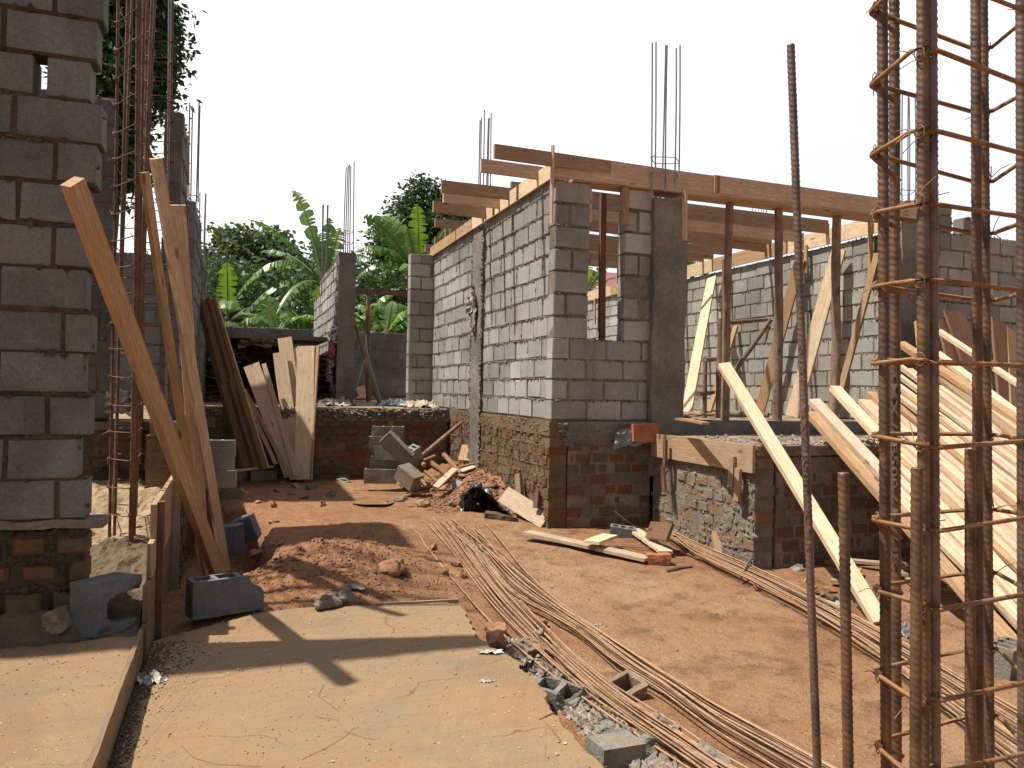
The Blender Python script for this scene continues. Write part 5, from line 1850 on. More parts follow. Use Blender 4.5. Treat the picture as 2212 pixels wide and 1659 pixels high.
# ------------------------------------------------------------ bars lying on the ground
def lay(px_pts, r, mat, lab, grp, cat='reinforcing bar', lift=0, curve=True, zs=None):
    P = []
    for i, (x, y) in enumerate(px_pts):
        z = 0
        for _ in range(6):
            w_ = onZ(x, y, z); z = Hs(w_.x, w_.y) + r + lift
        P.append(onZ(x, y, z))
    # Catmull-Rom through the points
    out = []
    for i in range(len(P) - 1):
        a, b, c, d = P[max(i - 1, 0)], P[i], P[i + 1], P[min(i + 2, len(P) - 1)]
        for q in range(5):
            t_ = q / 5
            out.append(.5 * ((2 * b) + (c - a) * t_ + (2 * a - 5 * b + 4 * c - d) * t_ ** 2 + (3 * b - a - 3 * c + d) * t_ ** 3))
    out.append(P[-1])
    for i, p in enumerate(out):
        if i < 4: p.z = max(p.z - .03 * (4 - i) / 4, H(p.x, p.y) + r)
    mb = MB(); tube(mb, out, r, 7)
    return obj('reinforcing_bar', mb, M[mat], None, lab, cat, grp)


def pathpt(path, t):
    t = max(0, min(.9999, t)) * (len(path) - 1); i = int(t); f = t - i
    return (path[i][0] * (1 - f) + path[i + 1][0] * f, path[i][1] * (1 - f) + path[i + 1][1] * f)


def bundle(lo, hi, n, tips, r, lab, grp, mats, lifts, npts=9, spread=.0):
    for k in range(n):
        f0 = (k + .5) / n; f1 = max(0, min(1, f0 + rnd(-.35, .35)))
        P_ = [tips(k, f0)]
        off = rnd(-.012, .012)
        for q in range(1, npts + 1):
            t_ = q / npts
            f = f0 + (f1 - f0) * sm(.1, .9, t_) + .04 * noise.noise(V((k * 3.1, t_ * 2.2, 1)))
            a_, b_ = pathpt(lo, t_ + off), pathpt(hi, t_ + off)
            P_.append((a_[0] + (b_[0] - a_[0]) * f, a_[1] + (b_[1] - a_[1]) * f))
        lay(P_, r * rnd(.85, 1.15), mats[k % len(mats)], lab, grp, lift=rnd(0, lifts))


tipsL = [(953, 1118), (956, 1124), (960, 1112), (962, 1126), (966, 1118), (970, 1128), (974, 1121), (979, 1126), (984, 1119), (988, 1128), (968, 1135), (980, 1133)]
loL = [(953, 1124), (1009, 1200), (1058, 1268), (1104, 1318), (1168, 1388), (1236, 1454), (1306, 1514), (1378, 1566), (1452, 1616), (1525, 1668), (1640, 1750)]
hiL = [(986, 1118), (1044, 1196), (1090, 1254), (1132, 1300), (1202, 1372), (1268, 1434), (1342, 1488), (1416, 1534), (1488, 1580), (1560, 1630), (1690, 1700)]
bundle(loL, hiL, 17, lambda k, f: tipsL[k % 12] if k < 12 else (tipsL[k % 12][0] + rnd(-5, 5), tipsL[k % 12][1] + rnd(2, 10)), .0046, 'dusty brown bar in the left bundle, crossing from the fanned ends to the slab edge', 'left bundle of bars on the soil', ['rust_pale', 'rust_pale', 'rust', 'rust_pale', 'rust_pale'], .035)
for k, (P_, lab) in enumerate([([(888, 1135), (948, 1214), (1012, 1290), (1050, 1332), (1089, 1372), (1170, 1440), (1252, 1501), (1345, 1566), (1444, 1631), (1560, 1706)], 'leftmost stray bar, ending alone nearest the slab'),
                            ([(914, 1118), (950, 1160), (988, 1205), (1051, 1290), (1132, 1374), (1205, 1442), (1276, 1501), (1360, 1558), (1460, 1622), (1570, 1690)], 'second stray bar beside the left bundle, its end left of the others'),
                            ([(919, 1106), (960, 1160), (1006, 1222), (1048, 1276), (1092, 1326), (1150, 1386), (1222, 1450), (1300, 1508), (1400, 1575), (1540, 1660)], 'third stray bar beside the left bundle, reaching furthest up the soil'),
                            ([(936, 1113), (978, 1170), (1020, 1228), (1062, 1282), (1106, 1330), (1170, 1392), (1240, 1450), (1320, 1508), (1420, 1572), (1550, 1655)], 'fourth stray bar lying along the left edge of the left bundle')]):
    lay(P_, .0052, 'rust_pale', lab, 'stray bars beside the left bundle', lift=.012)
tipsR = [(973, 1106), (1003, 1132), (1008, 1138), (990, 1126), (1023, 1134), (1026, 1130), (995, 1140), (1000, 1122), (1014, 1144), (985, 1132), (1030, 1150), (978, 1138), (1018, 1152), (998, 1150)]
loR = [(1000, 1140), (1046, 1216), (1099, 1283), (1185, 1330), (1252, 1368), (1324, 1428), (1420, 1486), (1540, 1574), (1640, 1634), (1780, 1722)]
hiR = [(1018, 1134), (1076, 1190), (1132, 1236), (1204, 1297), (1281, 1350), (1396, 1426), (1470, 1473), (1540, 1517), (1683, 1594), (1830, 1672)]
bundle(loR, hiR, 22, lambda k, f: tipsR[k % 14] if k < 14 else (tipsR[k % 14][0] + rnd(-8, 12), tipsR[k % 14][1] + rnd(2, 16)), .0048, 'dusty brown bar in the middle bundle that sweeps past the tall upright bar', 'middle bundle of bars on the soil', ['rust_pale', 'rust', 'rust_pale', 'rust_pale'], .04)
for k, (P_, lab) in enumerate([([(1051, 1127), (1090, 1178), (1132, 1230), (1204, 1297), (1281, 1352), (1396, 1428), (1540, 1518), (1683, 1594), (1830, 1676)], 'upper outermost bar of the middle bundle, its end standing apart'),
                            ([(1024, 1134), (1068, 1184), (1116, 1232), (1190, 1294), (1270, 1352), (1390, 1432), (1530, 1522), (1680, 1602), (1830, 1684)], 'second bar from the outer side of the middle bundle')]):
    lay(P_, .0062, 'rust_pale', lab, 'outer bars of the middle bundle', lift=.014)
loS = [(1432, 1146), (1490, 1188), (1545, 1218), (1659, 1270), (1780, 1340), (1899, 1416), (2050, 1532), (2212, 1652), (2380, 1775)]
hiS = [(1415, 1130), (1484, 1162), (1552, 1192), (1659, 1236), (1780, 1294), (1899, 1354), (2050, 1446), (2212, 1541), (2380, 1645)]
bundle(loS, hiS, 28, lambda k, f: (1420 + rnd(0, 34), 1134 + rnd(0, 14) + 4 * (1 - f)), .0055, 'brown bar in the long bundle beside the porch, running under the leaning planks', 'long bundle of bars beside the porch', ['rust_pale', 'rust', 'rust_pale', 'rust_pale'], .05)
for k, (x, y) in enumerate([(1555, 1180), (1545, 1228)]):
    pass
for k, (x0, y0, x1, y1) in enumerate([(1502, 1195, 1518, 1168), (1600, 1250, 1640, 1215)]):
    A = onZ(x0, y0, 0); B = onZ(x1, y1, 0)
    pts_ = [A.lerp(B, i / 8) + V((0, 0, -.0 + .09 * math.sin(PI * i / 8))) for i in range(9)]
    mb = MB(); tube(mb, pts_, .012, 5, rough=.3)
    obj('binding_strap', mb, M['bark'], None, ['twisted bark strap near the head of the long bundle', 'second bark strap round the long bundle'][k], 'strap')
crumple('plastic_scrap', onZ(1845, 1413, -.13), (.07, .02, 0), (-.02, .10, 0), .015, 'grey_plastic', 'blue-grey scrap of plastic trodden into the red soil', 'plastic scrap', 4, ragged=.5)

# ------------------------------------------------------------ broken blocks and rubble along the slab edge
mb = MB()
for _ in range(1300):
    f = rnd(0, 1) ** .7
    px, py = 1075 + f * 330 + rnd(-14, 70), 1400 + f * 300 + rnd(-14, 20)
    p = onZ(px, py, -.13)
    if slab_inside(p.x, p.y): continue
    s = rnd(.006, .03) * (1 if f < .6 else 1.1)
    lump(mb, (p.x, p.y, H(p.x, p.y) + s * .4), (s, s, s * .8))
obj('rubble', mb, M['gravel'], kind='stuff', label='grey gravel and crumbs in the gap along the broken slab edge')
def chip2(p):
    e = (p.x - .02) * .9 + p.z * .8 - p.y * .5 + .03 * noise.noise(p * 14)
    if e > .05: p = p - V((.6, -.2, .55)) * (e - .05) * .95 + V((nz(p, 30), nz(p, 30, 5), nz(p, 30, 9))) * .014
    return p + V((nz(p, 12, 4), nz(p, 12, 9), nz(p, 12, 2))) * .010


def chip3(p):
    e = -p.x * .9 + p.z * .9 + .04 * noise.noise(p * 16)
    if e > .09: p = p - V((-.6, 0, .6)) * (e - .09) * .9 + V((nz(p, 30), nz(p, 30, 5), nz(p, 30, 9))) * .014
    return p + V((nz(p, 14, 4), nz(p, 14, 9), nz(p, 14, 2))) * .012


hollow_block(onZ(1132, 1418, -.11), (.12, 0, .35), 'clay-caked hollow block lying on its side under the first bars', 'broken blocks along the slab edge', L=.22, W=.15, Hh=.16, mat='floor', fine=True, chip=chip3)
hollow_block(onZ(1228, 1530, -.12), (.1, .12, -.75), 'large grey broken block with square holes in the slab gap', 'broken blocks along the slab edge', L=.38, W=.17, Hh=.20, mat='dirty_block', fine=True, chip=chip2)
hollow_block(onZ(1350, 1500, -.11), (.25, -.2, .2), 'broken hollow block under the left bundle, hole facing up', 'broken blocks along the slab edge', L=.18, W=.16, Hh=.15, mat='floor', cav=1, fine=True, chip=chip3)
hollow_block(onZ(1328, 1640, -.1), (0, .05, .12), 'dark block face by the slab edge, top covered in crumbs', 'broken blocks along the slab edge', L=.22, W=.15, Hh=.17, mat='dirty_block', cav=0)
for k, (x, y, s, lab) in enumerate([(1205, 1478, .055, 0), (1292, 1578, .05, 0), (1318, 1572, .045, 0), (1345, 1588, .06, 0), (1388, 1608, .07, 0), (1300, 1590, .035, 0), (1372, 1612, .03, 0), (1410, 1645, .05, 0), (1440, 1655, .05, 0), (1390, 1652, .03, 0),
                                   (1362, 1650, .03, 0), (1425, 1560, .06, 0), (1440, 1570, .05, 0), (1460, 1585, .06, 0), (1545, 1640, .07, 0), (1520, 1628, .06, 0), (1165, 1345, .05, 1), (1170, 1372, .07, 2), (1072, 1385, .09, 3), (1175, 1405, .05, 3), (1790, 1290, .07, 4), (1760, 1275, .05, 3)]):
    p = onZ(x, y, -.11); z = max(H(p.x, p.y), -.13)
    mb = MB(); rock(mb, onZ(x, y, z + s * .4), (s * rnd(.9, 1.3), s * rnd(.7, 1), s * .75), k + 90, sub=3, rough=.5)
    nmL = ['grey lump of broken concrete in the slab gap', 'dark earth lump under the middle bundle', 'pale lump lying between the two bundles', 'brown crumbly earth clod near the bars', 'orange clay lump at the foot of the porch'][lab]
    obj('broken_lump', mb, M[['dirty_block', 'clod', 'floor', 'clod', 'brick'][lab]], None, nmL, 'lump', ['concrete lumps in the slab gap', None, None, 'earth clods near the bars', None][lab])
crumple('plastic_scrap', onZ(1132, 1450, -.03), (.05, .02, .01), (.01, -.03, .05), .03, 'black_plastic', 'dark shiny plastic stuffed in the slab gap', 'plastic scrap', 14, ragged=.5)
crumple('plastic_scrap', onZ(1170, 1472, -.03), (.025, .01, .02), (.01, -.02, .05), .02, 'grey_plastic', 'small glossy plastic scrap beside the broken block', 'plastic scrap', 15, ragged=.5)
crumple('plastic_scrap', onZ(1057, 1408, .01), (.06, -.02, 0), (.01, .022, 0), .014, 'white_plastic', 'whitish crumpled plastic on the slab edge', 'plastic scrap', 16, ragged=.6)
crumple('paper_scrap', onZ(328, 1468, .01), (.05, .015, 0), (-.02, .04, .01), .035, 'white_plastic', 'white crumpled paper on the slab near the edge board', 'paper scrap', 17, ragged=.7)
crumple('paper_scrap', onZ(1290, 1350, -.06), (.03, .0, 0), (-.0, .012, .0), .01, 'white_plastic', 'small white scrap on the soil right of the middle bundle', 'paper scrap', 18, ragged=.7)
crumple('paper_scrap', onZ(1100, 1385, -.08), (.04, .0, 0), (-.0, .04, .0), .03, 'clear_plastic', 'clear crumpled film between the first bars', 'paper scrap', 19, ragged=.7)
crumple('paper_scrap', onZ(1050, 1472, .005), (.03, -.01, 0), (.01, .01, .0), .01, 'white_plastic', 'sliver of white paper on the slab', 'paper scrap', 20, ragged=.9)
plank('slab_stop', onZ(800, 1309, .0) + V((0, .012, -.03)), onZ(991, 1299, .0) + V((0, .012, -.03)), .09, .02, (0, -1, 0), 'wood_form', 'thin board along the far edge of the slab', 'board')
for k, pts_ in enumerate([[(700, 1478), (690, 1500), (735, 1535)], [(650, 1640), (700, 1615), (748, 1590), (768, 1570)], [(680, 1548), (728, 1556), (745, 1578), (790, 1592), (812, 1598)], [(390, 1608), (420, 1638), (470, 1652), (560, 1655)], [(1165, 1552), (1200, 1538)], [(1178, 1560), (1210, 1600)]]):
    mb = MB(); tube(mb, [onZ(x + rnd(-3, 3), y + rnd(-2, 2), .002 + .002 * (i % 2)) for i, (x, y) in enumerate(pts_)], .0010 if k < 4 else .003, 4)
    obj('twig', mb, M['bark'], None, ['fine root lying beside the timber shadow on the slab', 'long fine root at the bottom of the slab', 'kinked root in the middle of the slab', 'thin curved straw at the lower left of the slab', 'brown twig by the broken slab edge', 'thin twig pointing down the slab edge', 'looped wisp of root on the slab'][k], 'twig')

# scattered chips
mb = MB()
for _ in range(3600):
    x = rnd(-.42, 1.6); y = 2.0 + 3.4 * random.random()
    if not slab_inside(x, y): continue
    s = rnd(.0018, .0048) * (1 + (random.random() < .04) * 1.2)
    lump(mb, (x, y, s * .4), (s, s, s * .6))
for _ in range(1500):
    x = rnd(-2.6, -.47); y = rnd(2.2, 4.5); s = rnd(.002, .006)
    lump(mb, (x, y, HL(x, y) + s * .3), (s, s, s * .5))
obj('wood_chips', mb, M['chips'], kind='stuff', label='pale chips and sand grains scattered over the slabs')
mb = MB()
for _ in range(1100):
    x = rnd(-.42, 1.6); y = 2.0 + 3.4 * random.random()
    if random.random() < .5:
        x = -.42 + abs(random.gauss(0, .04)); y = rnd(1.8, 4.9)
    if not slab_inside(x, y): continue
    s = rnd(.0015, .006) * (1.6 if random.random() < .06 else 1)
    lump(mb, (x, y, s * .4), (s, s, s * .6))
for _ in range(5200):
    if random.random() < .45: x, y = random.gauss(.75, .5), random.gauss(6.3, .6)
    elif random.random() < .4: x, y = rnd(.9, 2.4), rnd(3.0, 6.2)
    else: x, y = rnd(-.2, 4.6), rnd(2.6, 11)
    if slab_inside(x, y): continue
    s = rnd(.003, .009) * (1.9 if random.random() < .05 else 1)
    lump(mb, (x, y, H(x, y) + s * .2), (s, s, s * .6))
for _ in range(700):
    x = rnd(-2.6, -.47); y = rnd(3.9, 5.6); s = rnd(.002, .008)
    lump(mb, (x, y, HL(x, y) + s * .2), (s, s, s * .6))
for _ in range(900):      # rough clods over the dug mound
    x, y = random.gauss(.80, .42), random.gauss(6.15, .42)
    if slab_inside(x, y) or x < .1: continue
    s = rnd(.006, .022)
    lump(mb, (x, y, H(x, y) + s * .1), (s, s, s * .7))
obj('soil_crumbs', mb, M['clod'], kind='stuff', label='dark soil crumbs scattered over ground and slab')
mb = MB()
for _ in range(2600):
    y = 1.7 + 3.3 * random.random() ** .7; x = -.43 + abs(random.gauss(0, .03 + .10 * sm(3.9, 4.9, y)))
    s = rnd(.003, .009)
    lump(mb, (x, y, s * .3), (s, s, s * .6))
obj('dirt', mb, M['mud'], kind='stuff', label='dark damp dirt piled along the foot of the edge board')
mb = MB()
for _ in range(1900):
    x = rnd(4.4, 7.9); y = 5.86 + abs(random.gauss(0, .5)); s = rnd(.008, .028)
    if y > 7.5: continue
    lump(mb, (x, y, 1.05 + s * .35), (s, s, s * .7))
obj('gravel', mb, M['gravel'], kind='stuff', label='crushed stone heaped on the low porch floor')

# small things behind the timbers and in the yard
mb = MB(); tube(mb, [dep(308, 780, 7.0), dep(309, 757, 7.0)], .022, 10)
obj('pvc_pipe', mb, M['white_plastic'], None, 'short capped white pipe stub behind the cages', 'pipe')
mb = MB(); tube(mb, [onX(404, 812, -.40), onX(410, 790, -.38), onX(417, 766, -.36)], .028, 10)
obj('pvc_pipe', mb, M['white_plastic'], None, 'slanting white pipe end at the left building edge', 'pipe')
crumple('plastic_bag', onY(262, 868, 7.15), (.10, 0, 0), (.02, 0, .10), .08, 'white_plastic', 'white plastic bag on the inner ledge behind the first cage', 'plastic bag', 31, up=(0, -1, 0), ragged=.6)
p = gp(737, 1032)
plank('stump', p, p + V((.01, 0, .2)), .07, .05, (0, -1, 0), 'wood_grey', 'little cement-crusted stump standing in the yard before the back plinth', 'stump')
mb = MB(); rock(mb, p + V((.02, .02, .02)), (.20, .14, .06), 77, sub=3)
obj('mortar_heap', mb, M['floor'], None, 'hardened heap of mortar at the foot of the little stump', 'mortar heap')


# ------------------------------------------------------------ stacked planks leaning on the porch at right
def incl(px, py, off=0.0, yf=3.75, ye=5.80, ze=1.10, zf=-.10):
    """point of a pixel ray on the sloping face on which the planks rest"""
    s = (ze - zf) / (ye - yf)
    nrm = V((0, -s, 1)).normalized()
    p0 = V((0, yf, zf)) + nrm * off
    d = ray(px, py)
    return EYE + d * ((p0 - EYE).dot(nrm) / d.dot(nrm))


sl = V((0, -.5, 1))
plank('timber', incl(1902, 1345, .03, yf=4.4), incl(1563, 788, .03, yf=4.4), .115, .05, (-.25, -.55, .8), 'wood', 'separate pale timber leaning steeply over the porch corner, leftmost of all', 'plank', 'planks leaning on the porch', bow=.003)
# (x0, y0) upper end, (x1, y1) lower point, offset above the slope, width, thickness, material, label
ST = [((1758, 866), (2330, 1478), .05, .11, .05, 'wood_pink', 'second pale timber from the left, upper one of a close pair'),
      ((1752, 893), (2250, 1470), .02, .11, .05, 'wood_orange', 'orange-edged timber just under the second one'),
      ((1803, 838), (2420, 1520), .12, .11, .05, 'wood', 'pale timber whose head rises above the porch beside the single grey block'),
      ((1868, 866), (2420, 1440), .10, .14, .035, 'wood', 'bright wide plank lying over three others'),
      ((1884, 902), (2420, 1478), .07, .10, .05, 'wood_pink', 'timber half hidden under the bright wide plank'),
      ((1880, 850), (2450, 1390), .14, .09, .05, 'wood_orange', 'orange-topped timber behind the bright wide plank'),
      ((1935, 912), (2450, 1350), .17, .09, .04, 'wood', 'plank crossing behind the middle bars of the cage'),
      ((1905, 922), (2450, 1590), .05, .10, .05, 'wood', 'low pale timber passing behind the cage foot'),
      ((2010, 985), (2450, 1330), .16, .14, .035, 'wood', 'very broad yellowish plank in the middle of the stack'),
      ((2030, 940), (2460, 1270), .20, .09, .04, 'wood', 'white-faced plank above the broad yellowish one'),
      ((1955, 852), (2460, 1235), .22, .10, .05, 'wood_orange', 'orange timber with its end cut square above the dark hollow'),
      ((1962, 800), (2460, 1195), .25, .09, .05, 'wood', 'short-ended timber high in the stack'),
      ((1990, 782), (2460, 1150), .30, .13, .035, 'wood_form', 'broad greenish plank with a knot high in the stack'),
      ((2022, 762), (2460, 1098), .34, .10, .04, 'wood', 'pale strip above the greenish plank'),
      ((1945, 742), (2440, 1068), .36, .11, .05, 'wood_orange', 'timber with a notched end near the column'),
      ((1962, 755), (2440, 1110), .31, .07, .05, 'wood_pink', 'brownish timber under the notched one'),
      ((2028, 715), (2230, 850), .42, .07, .04, 'wood', 'thin bright strip crossing steeply at the top of the stack'),
      ((2080, 905), (2460, 1155), .24, .08, .045, 'wood', 'narrow plank in the right part of the stack, upper'),
      ((2100, 955), (2460, 1190), .22, .07, .045, 'wood_pink', 'narrow plank in the right part of the stack, lower'),
      ((2090, 1010), (2460, 1285), .15, .09, .045, 'wood', 'pale timber low in the right part of the stack'),
      ((2110, 1150), (2460, 1420), .05, .10, .05, 'wood_orange', 'orange timber near the bottom right of the stack'),
      ((2075, 1180), (2460, 1555), .04, .11, .05, 'wood', 'lowest long timber at the lower right'),
      ((2040, 820), (2460, 1110), .27, .08, .05, 'wood_pink', 'reddish plank wedged under the broad greenish one')]
    # packing of further thin planks between the named ones
for (a, b, off, w_, th, m_, lab) in ST[5:]:
    pass
FILL = []
for k in range(46):
    f = k / 45
    x0 = 1930 + 190 * (.5 + .5 * math.sin(k * 2.1)); 
    y0 = 770 + f * 330 + (x0 - 1930) * .45
    sl_ = .72 + .38 * f + rnd(-.05, .05)
    FILL.append(((x0, y0), (x0 + 420, y0 + 420 * sl_), .30 - .26 * f + rnd(-.02, .02), rnd(.045, .075), rnd(.03, .045), ['wood', 'wood', 'wood_pink', 'wood', 'wood_orange'][k % 5],
                 'thin pale plank packed inside the leaning stack'))
for (a, b, off, w_, th, m_, lab) in FILL:
    plank('plank', incl(b[0], b[1], off), incl(a[0], a[1], off), w_, th, (-.12 + rnd(-.08, .08), -.5 + rnd(-.08, .08), .85), m_, lab, 'plank', 'thin planks inside the leaning stack', bow=.0025)
for (a, b, off, w_, th, m_, lab) in ST:
    plank('plank', incl(b[0], b[1], off), incl(a[0], a[1], off), w_, th, (-.12 + rnd(-.05, .05), -.5 + rnd(-.06, .06), .85), m_, lab, 'plank', 'planks leaning on the porch', bow=.0025)
# flat boards standing behind the stack against the shaded wall
for (a, b, w_, m_, lab) in [((2060, 672), (2120, 850), .36, 'wood_dark', 'tilted brown board standing highest behind the stack'), ((2160, 695), (2178, 900), .34, 'wood_dark', 'upright wide brown board at the right behind the stack'),
                            ((2190, 716), (2200, 900), .30, 'wood_orange', 'orange-brown upright board nearest the right edge'), ((2075, 752), (2120, 870), .28, 'wood_form', 'dusty board behind the broken strip ends'),
                            ((2035, 690), (2075, 860), .2, 'wood_dark', 'dark board end showing beside the tilted one'), ((1990, 700), (2010, 880), .22, 'wood_orange', 'reddish board standing by the wide column'), ((2112, 730), (2140, 860), .12, 'wood_orange', 'narrow red board between the two wide brown ones'),
                            ((2245, 700), (2240, 900), .3, 'wood_dark', 'last brown board at the end of the row')]:
    plank('board', onY(b[0], b[1], 6.95), onY(a[0], a[1], 7.35), w_, .03, (.1, -1, .15), m_, lab, 'board', 'boards behind the plank stack', bow=.002)
# rubble and offcuts under the stack
for k in range(14):
    x = rnd(4.6, 6.6); y = rnd(4.3, 5.6)
    d = V((rnd(-1, 1), rnd(-1, 1), 0)).normalized() * rnd(.08, .25)
    z = H(x, y) + .02 + .02 * (k % 3)
    plank('offcut', V((x, y, z)) - d, V((x, y, z)) + d, rnd(.05, .12), .025, ZV, random.choice(['wood_form', 'wood_orange', 'wood_grey']), 'wood offcut lying in the shade under the leaning planks', 'offcut', 'offcuts under the leaning planks', n=4)
for k in range(16):
    mb = MB(); x = rnd(3.9, 6.2); y = rnd(4.6, 5.7); s = rnd(.03, .08)
    rock(mb, (x, y, H(x, y) + s * .3), (s, s * .8, s * .6), 200 + k)
    obj('stone', mb, M['clod'] if k % 3 else M['block'], None, 'earth or mortar lump in the shade under the leaning planks', 'stone', 'lumps under the leaning planks')
crumple('plastic_scrap', onZ(1960, 1368, -.1), (.08, .02, 0), (.0, .08, .02), .04, 'grey_plastic', 'glossy grey plastic scrap behind the cage foot', 'plastic scrap', 24, ragged=.5)
hollow_block(onZ(2175, 1425, -.05), (.1, .1, .4), 'grey block under the lowest planks at right', L=.4, W=.16, Hh=.2, mat='dirty_block')

# ------------------------------------------------------------ vegetation beyond the boundary wall
def tree(label, c, r, n, leaf, mat, base, clump=.45, per=40, seed=0, hole=.0, droop=0, tr=.16, limbs=5, nm='tree', lobes=None):
    c = V(c)
    t = thing(nm, base, label, 'tree')
    mb = MB()
    base = V(base)
    pts = [base.lerp(c, i / 5) + V((.15 * noise.noise(V((i * .7, seed, 0))), .1, 0)) for i in range(6)]
    tube(mb, pts, [tr * (1 - .12 * i) for i in range(6)], 8, rough=.2)
    for k in range(limbs):
        a = k * 2.4 + seed
        e = c + V((math.cos(a) * r[0] * .75, math.sin(a) * r[1] * .75, r[2] * rnd(-.3, .8)))
        s_ = pts[3 + k % 3]
        tube(mb, [s_, s_.lerp(e, .5) + V((0, 0, .2)), e], [tr * .5, tr * .3, tr * .1], 6, rough=.2)
    obj('trunk', mb, M['trunk'], t)
    mb = MB()
    crown(mb, c, r, n, leaf, clump, per, seed=seed, hole=hole, droop=droop)
    for (dx, dz, rr, m_) in lobes or []:
        crown(mb, c + R0 * dx + V((0, 0, dz)), rr, m_, leaf, clump, per, seed=seed + dx, hole=hole, droop=droop)
    obj('crown', mb, M[mat], t)


def veg(px, py, D): return dep(px, py, D)


# big dark mango-like tree hanging behind the left building
c = veg(262, 95, 13)
tree('dark drooping tree rising behind the left building', c, (.78, 1.0, 1.3), 15000, .14, 'foliage_dark', (c.x - .2, c.y, 0), .17, 45, 3, droop=.16, tr=.16, lobes=[(-.5, -.9, (.45, .7, .8), 4600), (.25, .75, (.5, .8, .7), 5000), (.05, -1.75, (.30, .5, .85), 2600), (.5, -.3, (.25, .5, .45), 1500)])
# grey-green loose tree left of centre
c = veg(560, 560, 34)
tree('loose grey-green tree with a ragged top behind the banana plants', c, (2.1, 1.8, 1.3), 6500, .28, 'foliage_blue', (c.x, c.y, 0), .24, 34, 5, hole=.18, lobes=[(-1.3, .9, (.55, .6, .5), 800), (.5, .75, (.45, .5, .5), 600), (-2.2, -.7, (1.2, 1.0, 1.2), 2000), (2.4, -.9, (1.2, 1.0, 1.0), 1800)])
# dense dark tree right of it
c = veg(945, 500, 30)
tree('dense dark evergreen tree crowning above the far end of the long wall', c, (1.9, 1.6, 1.9), 14000, .20, 'foliage', (c.x, c.y, 0), .20, 40, 9, hole=.06, lobes=[(-1.5, -.1, (1.0, 1.0, 1.1), 3600), (.9, .5, (.9, .9, .8), 2400), (-2.2, -1.6, (1.2, 1.2, 1.2), 2600), (1.5, -.9, (.8, .8, .9), 1500)])
c = veg(485, 640, 30)
tree('low leafy tree behind the short boundary wall at the left', c, (1.3, 1.2, 1.5), 3600, .24, 'foliage_blue', (c.x, c.y, 0), .34, 40, 12)
mb = MB()
for px in range(430, 1010, 26):
    c = veg(px, 690, 27 + 2 * math.sin(px))
    crown(mb, c, (1.0, .8, 1.9), 700, .26, .35, 35, seed=px)
obj('undergrowth', mb, M['foliage'], kind='stuff', label='dense dark undergrowth behind the banana plants')
# palm fronds seen through the window and past the column
for (px, py, lab) in [(1338, 545, 'spiky palm head seen through the window'), (1478, 560, 'palm tip showing right of the concrete column')]:
    c = veg(px, py, 30)
    t = thing('palm', (c.x, c.y, 0), lab, 'palm')
    mb = MB(); tube(mb, [(c.x, c.y, 0), (c.x + .1, c.y, c.z * .5), tuple(c)], [.16, .13, .09], 7, rough=.1)
    obj('trunk', mb, M['trunk'], t)
    mb = MB()
    for k in range(16):
        a = k * 2.4; e = c + V((math.cos(a) * 1.0, math.sin(a) * 1.0, rnd(-.6, .7)))
        m = (c + e) / 2 + V((0, 0, .35))
        P_ = [bez(c, m, e, i / 14) for i in range(15)]
        for i in range(2, 14):
            tg = (P_[i + 1] - P_[i]).normalized() if i < 14 else tg
            for sg in (-1, 1):
                sd = tg.cross(ZV).normalized() * sg
                tip = P_[i] + sd * .28 + tg * .16 - V((0, 0, .10))
                w_ = tg * .025
                mb.add([P_[i] - w_, P_[i] + w_, tip], [(0, 1, 2)])
    obj('fronds', mb, M['foliage_dark'], t)


def banana(px, pyb, D, leaves, label, light=(), extra=4, base_r=.13, hscale=1.0, group='banana plants behind the boundary wall'):
    c = dep(px, pyb, D)          # where the leaves part from the stem
    t = thing('banana_plant', (c.x, c.y, 0.1), label, 'banana plant', group)
    mb = MB(); tube(mb, [(c.x, c.y, .1), (c.x + .05, c.y, c.z * .5), tuple(c)], [base_r, base_r * .8, base_r * .5], 9, rough=.1)
    obj('stem', mb, M['banana_stem'], t)
    for k, (tx, ty, dd, lift, w_) in enumerate(leaves):
        tip = dep(tx, ty, D + dd)
        up = abs(ty - pyb) > 1.1 * abs(tx - px) and ty < pyb
        banana_leaf(c + V((0, 0, -.1)), tip, lift, w_, tear=.75 if k % 3 else .5, droop=.30 if up else .6, name='leaf', parent=t, mat='banana_light' if k in light else 'banana', face=(-FW if up else None), fold=.2)
    for k in range(extra):
        a = rnd(0, 6.28); L_ = rnd(1.2, 2.1) * hscale
        tip = c + V((math.cos(a) * L_, math.sin(a) * L_ * .8, rnd(-1.1, .5)))
        banana_leaf(c + V((0, 0, -.1)), tip, rnd(.5, 1.0), rnd(.26, .36), tear=rnd(.4, .85), droop=rnd(.3, .7), name='leaf', parent=t)


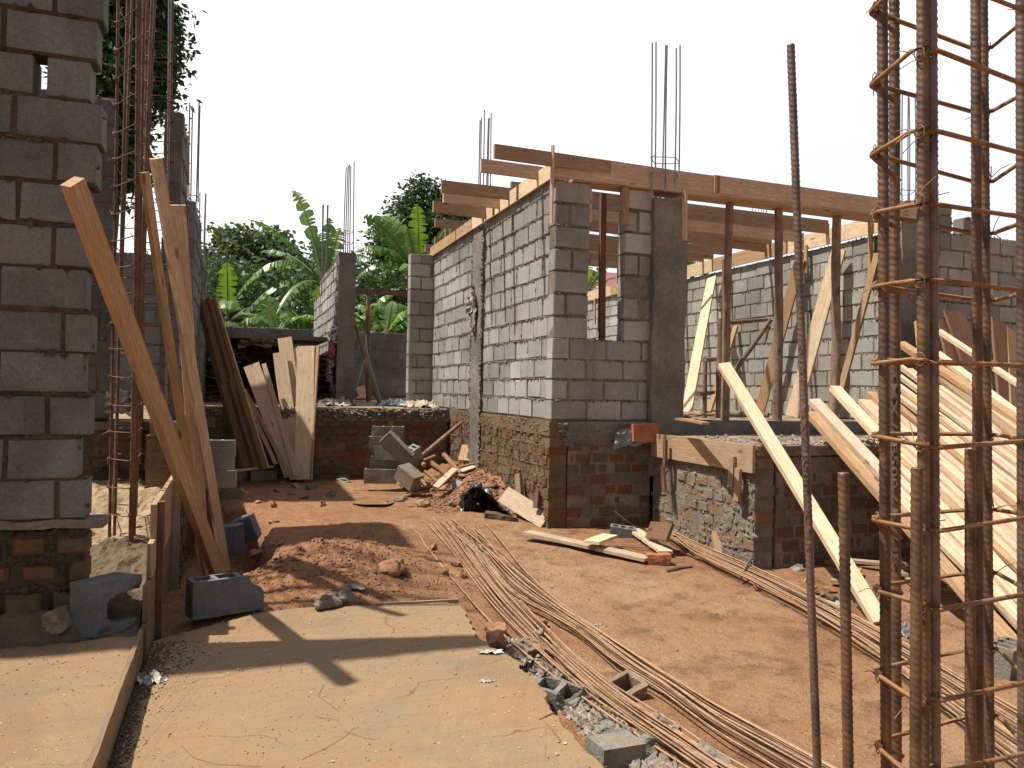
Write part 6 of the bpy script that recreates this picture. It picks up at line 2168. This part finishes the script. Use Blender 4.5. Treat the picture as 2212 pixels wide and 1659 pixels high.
banana(700, 612, 22, [(632, 412, .3, .9, .24), (712, 470, -.2, .2, .26), (735, 492, .4, .2, .30), (536, 474, -.5, .7, .30), (506, 648, -.8, 1.7, .36), (560, 545, .5, .7, .3), (520, 690, -1, 1.1, .34), (800, 560, .5, .8, .3), (678, 500, .3, .2, .28)],
       'tallest banana plant with a torn leaf standing high above the receding wall', extra=5)
banana(905, 600, 22, [(902, 440, 0, .25, .30), (880, 492, -.3, .2, .24), (975, 482, .3, .35, .18), (786, 468, -.2, .7, .34), (765, 545, -.6, .9, .36), (770, 600, -.7, .9, .34), (820, 470, .5, .8, .34), (772, 500, .2, .8, .32)],
       'banana plant with a bright upright leaf behind the far block pier', light=(0,), extra=4)
banana(492, 690, 21, [(490, 566, 0, .1, .30)], 'banana plant with one glowing lime leaf beside the left building', light=(0,), extra=5)
banana(835, 720, 20.4, [(770, 660, -.2, .4, .42), (880, 672, .1, .3, .38), (905, 700, .2, .3, .36), (800, 735, -.4, .3, .4), (850, 650, .3, .3, .34)], 'broad-leaved young banana plant filling the back opening', light=(1,), extra=6, hscale=.7)
banana(600, 722, 20.6, [(520, 700, -.2, .5, .4), (660, 690, .1, .4, .4), (560, 660, .1, .6, .4)], 'low banana plant over the boundary wall left of the receding wall', extra=7, hscale=.8)
banana(560, 730, 23, [(470, 660, -.2, .9, .4)], 'second low banana plant further left over the boundary wall', extra=7)
banana(650, 735, 21.5, [(700, 650, .3, .4, .36)], 'low banana plant just left of the receding wall', light=(), extra=7, hscale=.8)
banana(790, 690, 23, [(850, 640, .2, .5, .36)], 'banana plant deep in the shade of the back opening', extra=7)
banana(880, 735, 21, [(840, 690, .2, .3, .36), (915, 660, .2, .3, .36)], 'small banana plant at the right of the back opening', extra=5, hscale=.7)
banana(1262, 640, 24, [(1270, 540, 0, .1, .26), (1315, 566, 0, .3, .2), (1330, 600, .1, .3, .2)], 'banana plant glimpsed through the window opening', light=(0,), extra=3, hscale=.7)
banana(1495, 590, 24, [(1482, 545, 0, .1, .2), (1530, 552, 0, .2, .2)], 'banana tips above the far orange edge board', light=(1,), extra=2, hscale=.6)
# red-roofed house far behind
c = dep(1330, 640, 42)
t = thing('house', (c.x, c.y, 0), 'distant house with a red metal roof seen through the window', 'house')
obj('wall', MB().aab(c.x - 3, c.x + 3, c.y, c.y + 5, 0, c.z + .2), M['plaster'], t)
mb = MB()
zt = dep(1345, 597, 42).z
mb.add([(c.x - 3.5, c.y - .5, c.z + .2), (c.x + 3.5, c.y - .5, c.z + .2), (c.x + 3.5, c.y + 5.5, c.z + .2), (c.x - 3.5, c.y + 5.5, c.z + .2), (c.x - 1.0, c.y + 2.5, zt + .6), (c.x + 3.2, c.y + 2.5, zt + .6)], [(0, 1, 5, 4), (1, 2, 5), (2, 3, 4, 5), (3, 0, 4), (3, 2, 1, 0)])
obj('roof', mb, M['roof'], t)
for o in list(bpy.data.objects):
    if 'base_' in o: del o['base_']
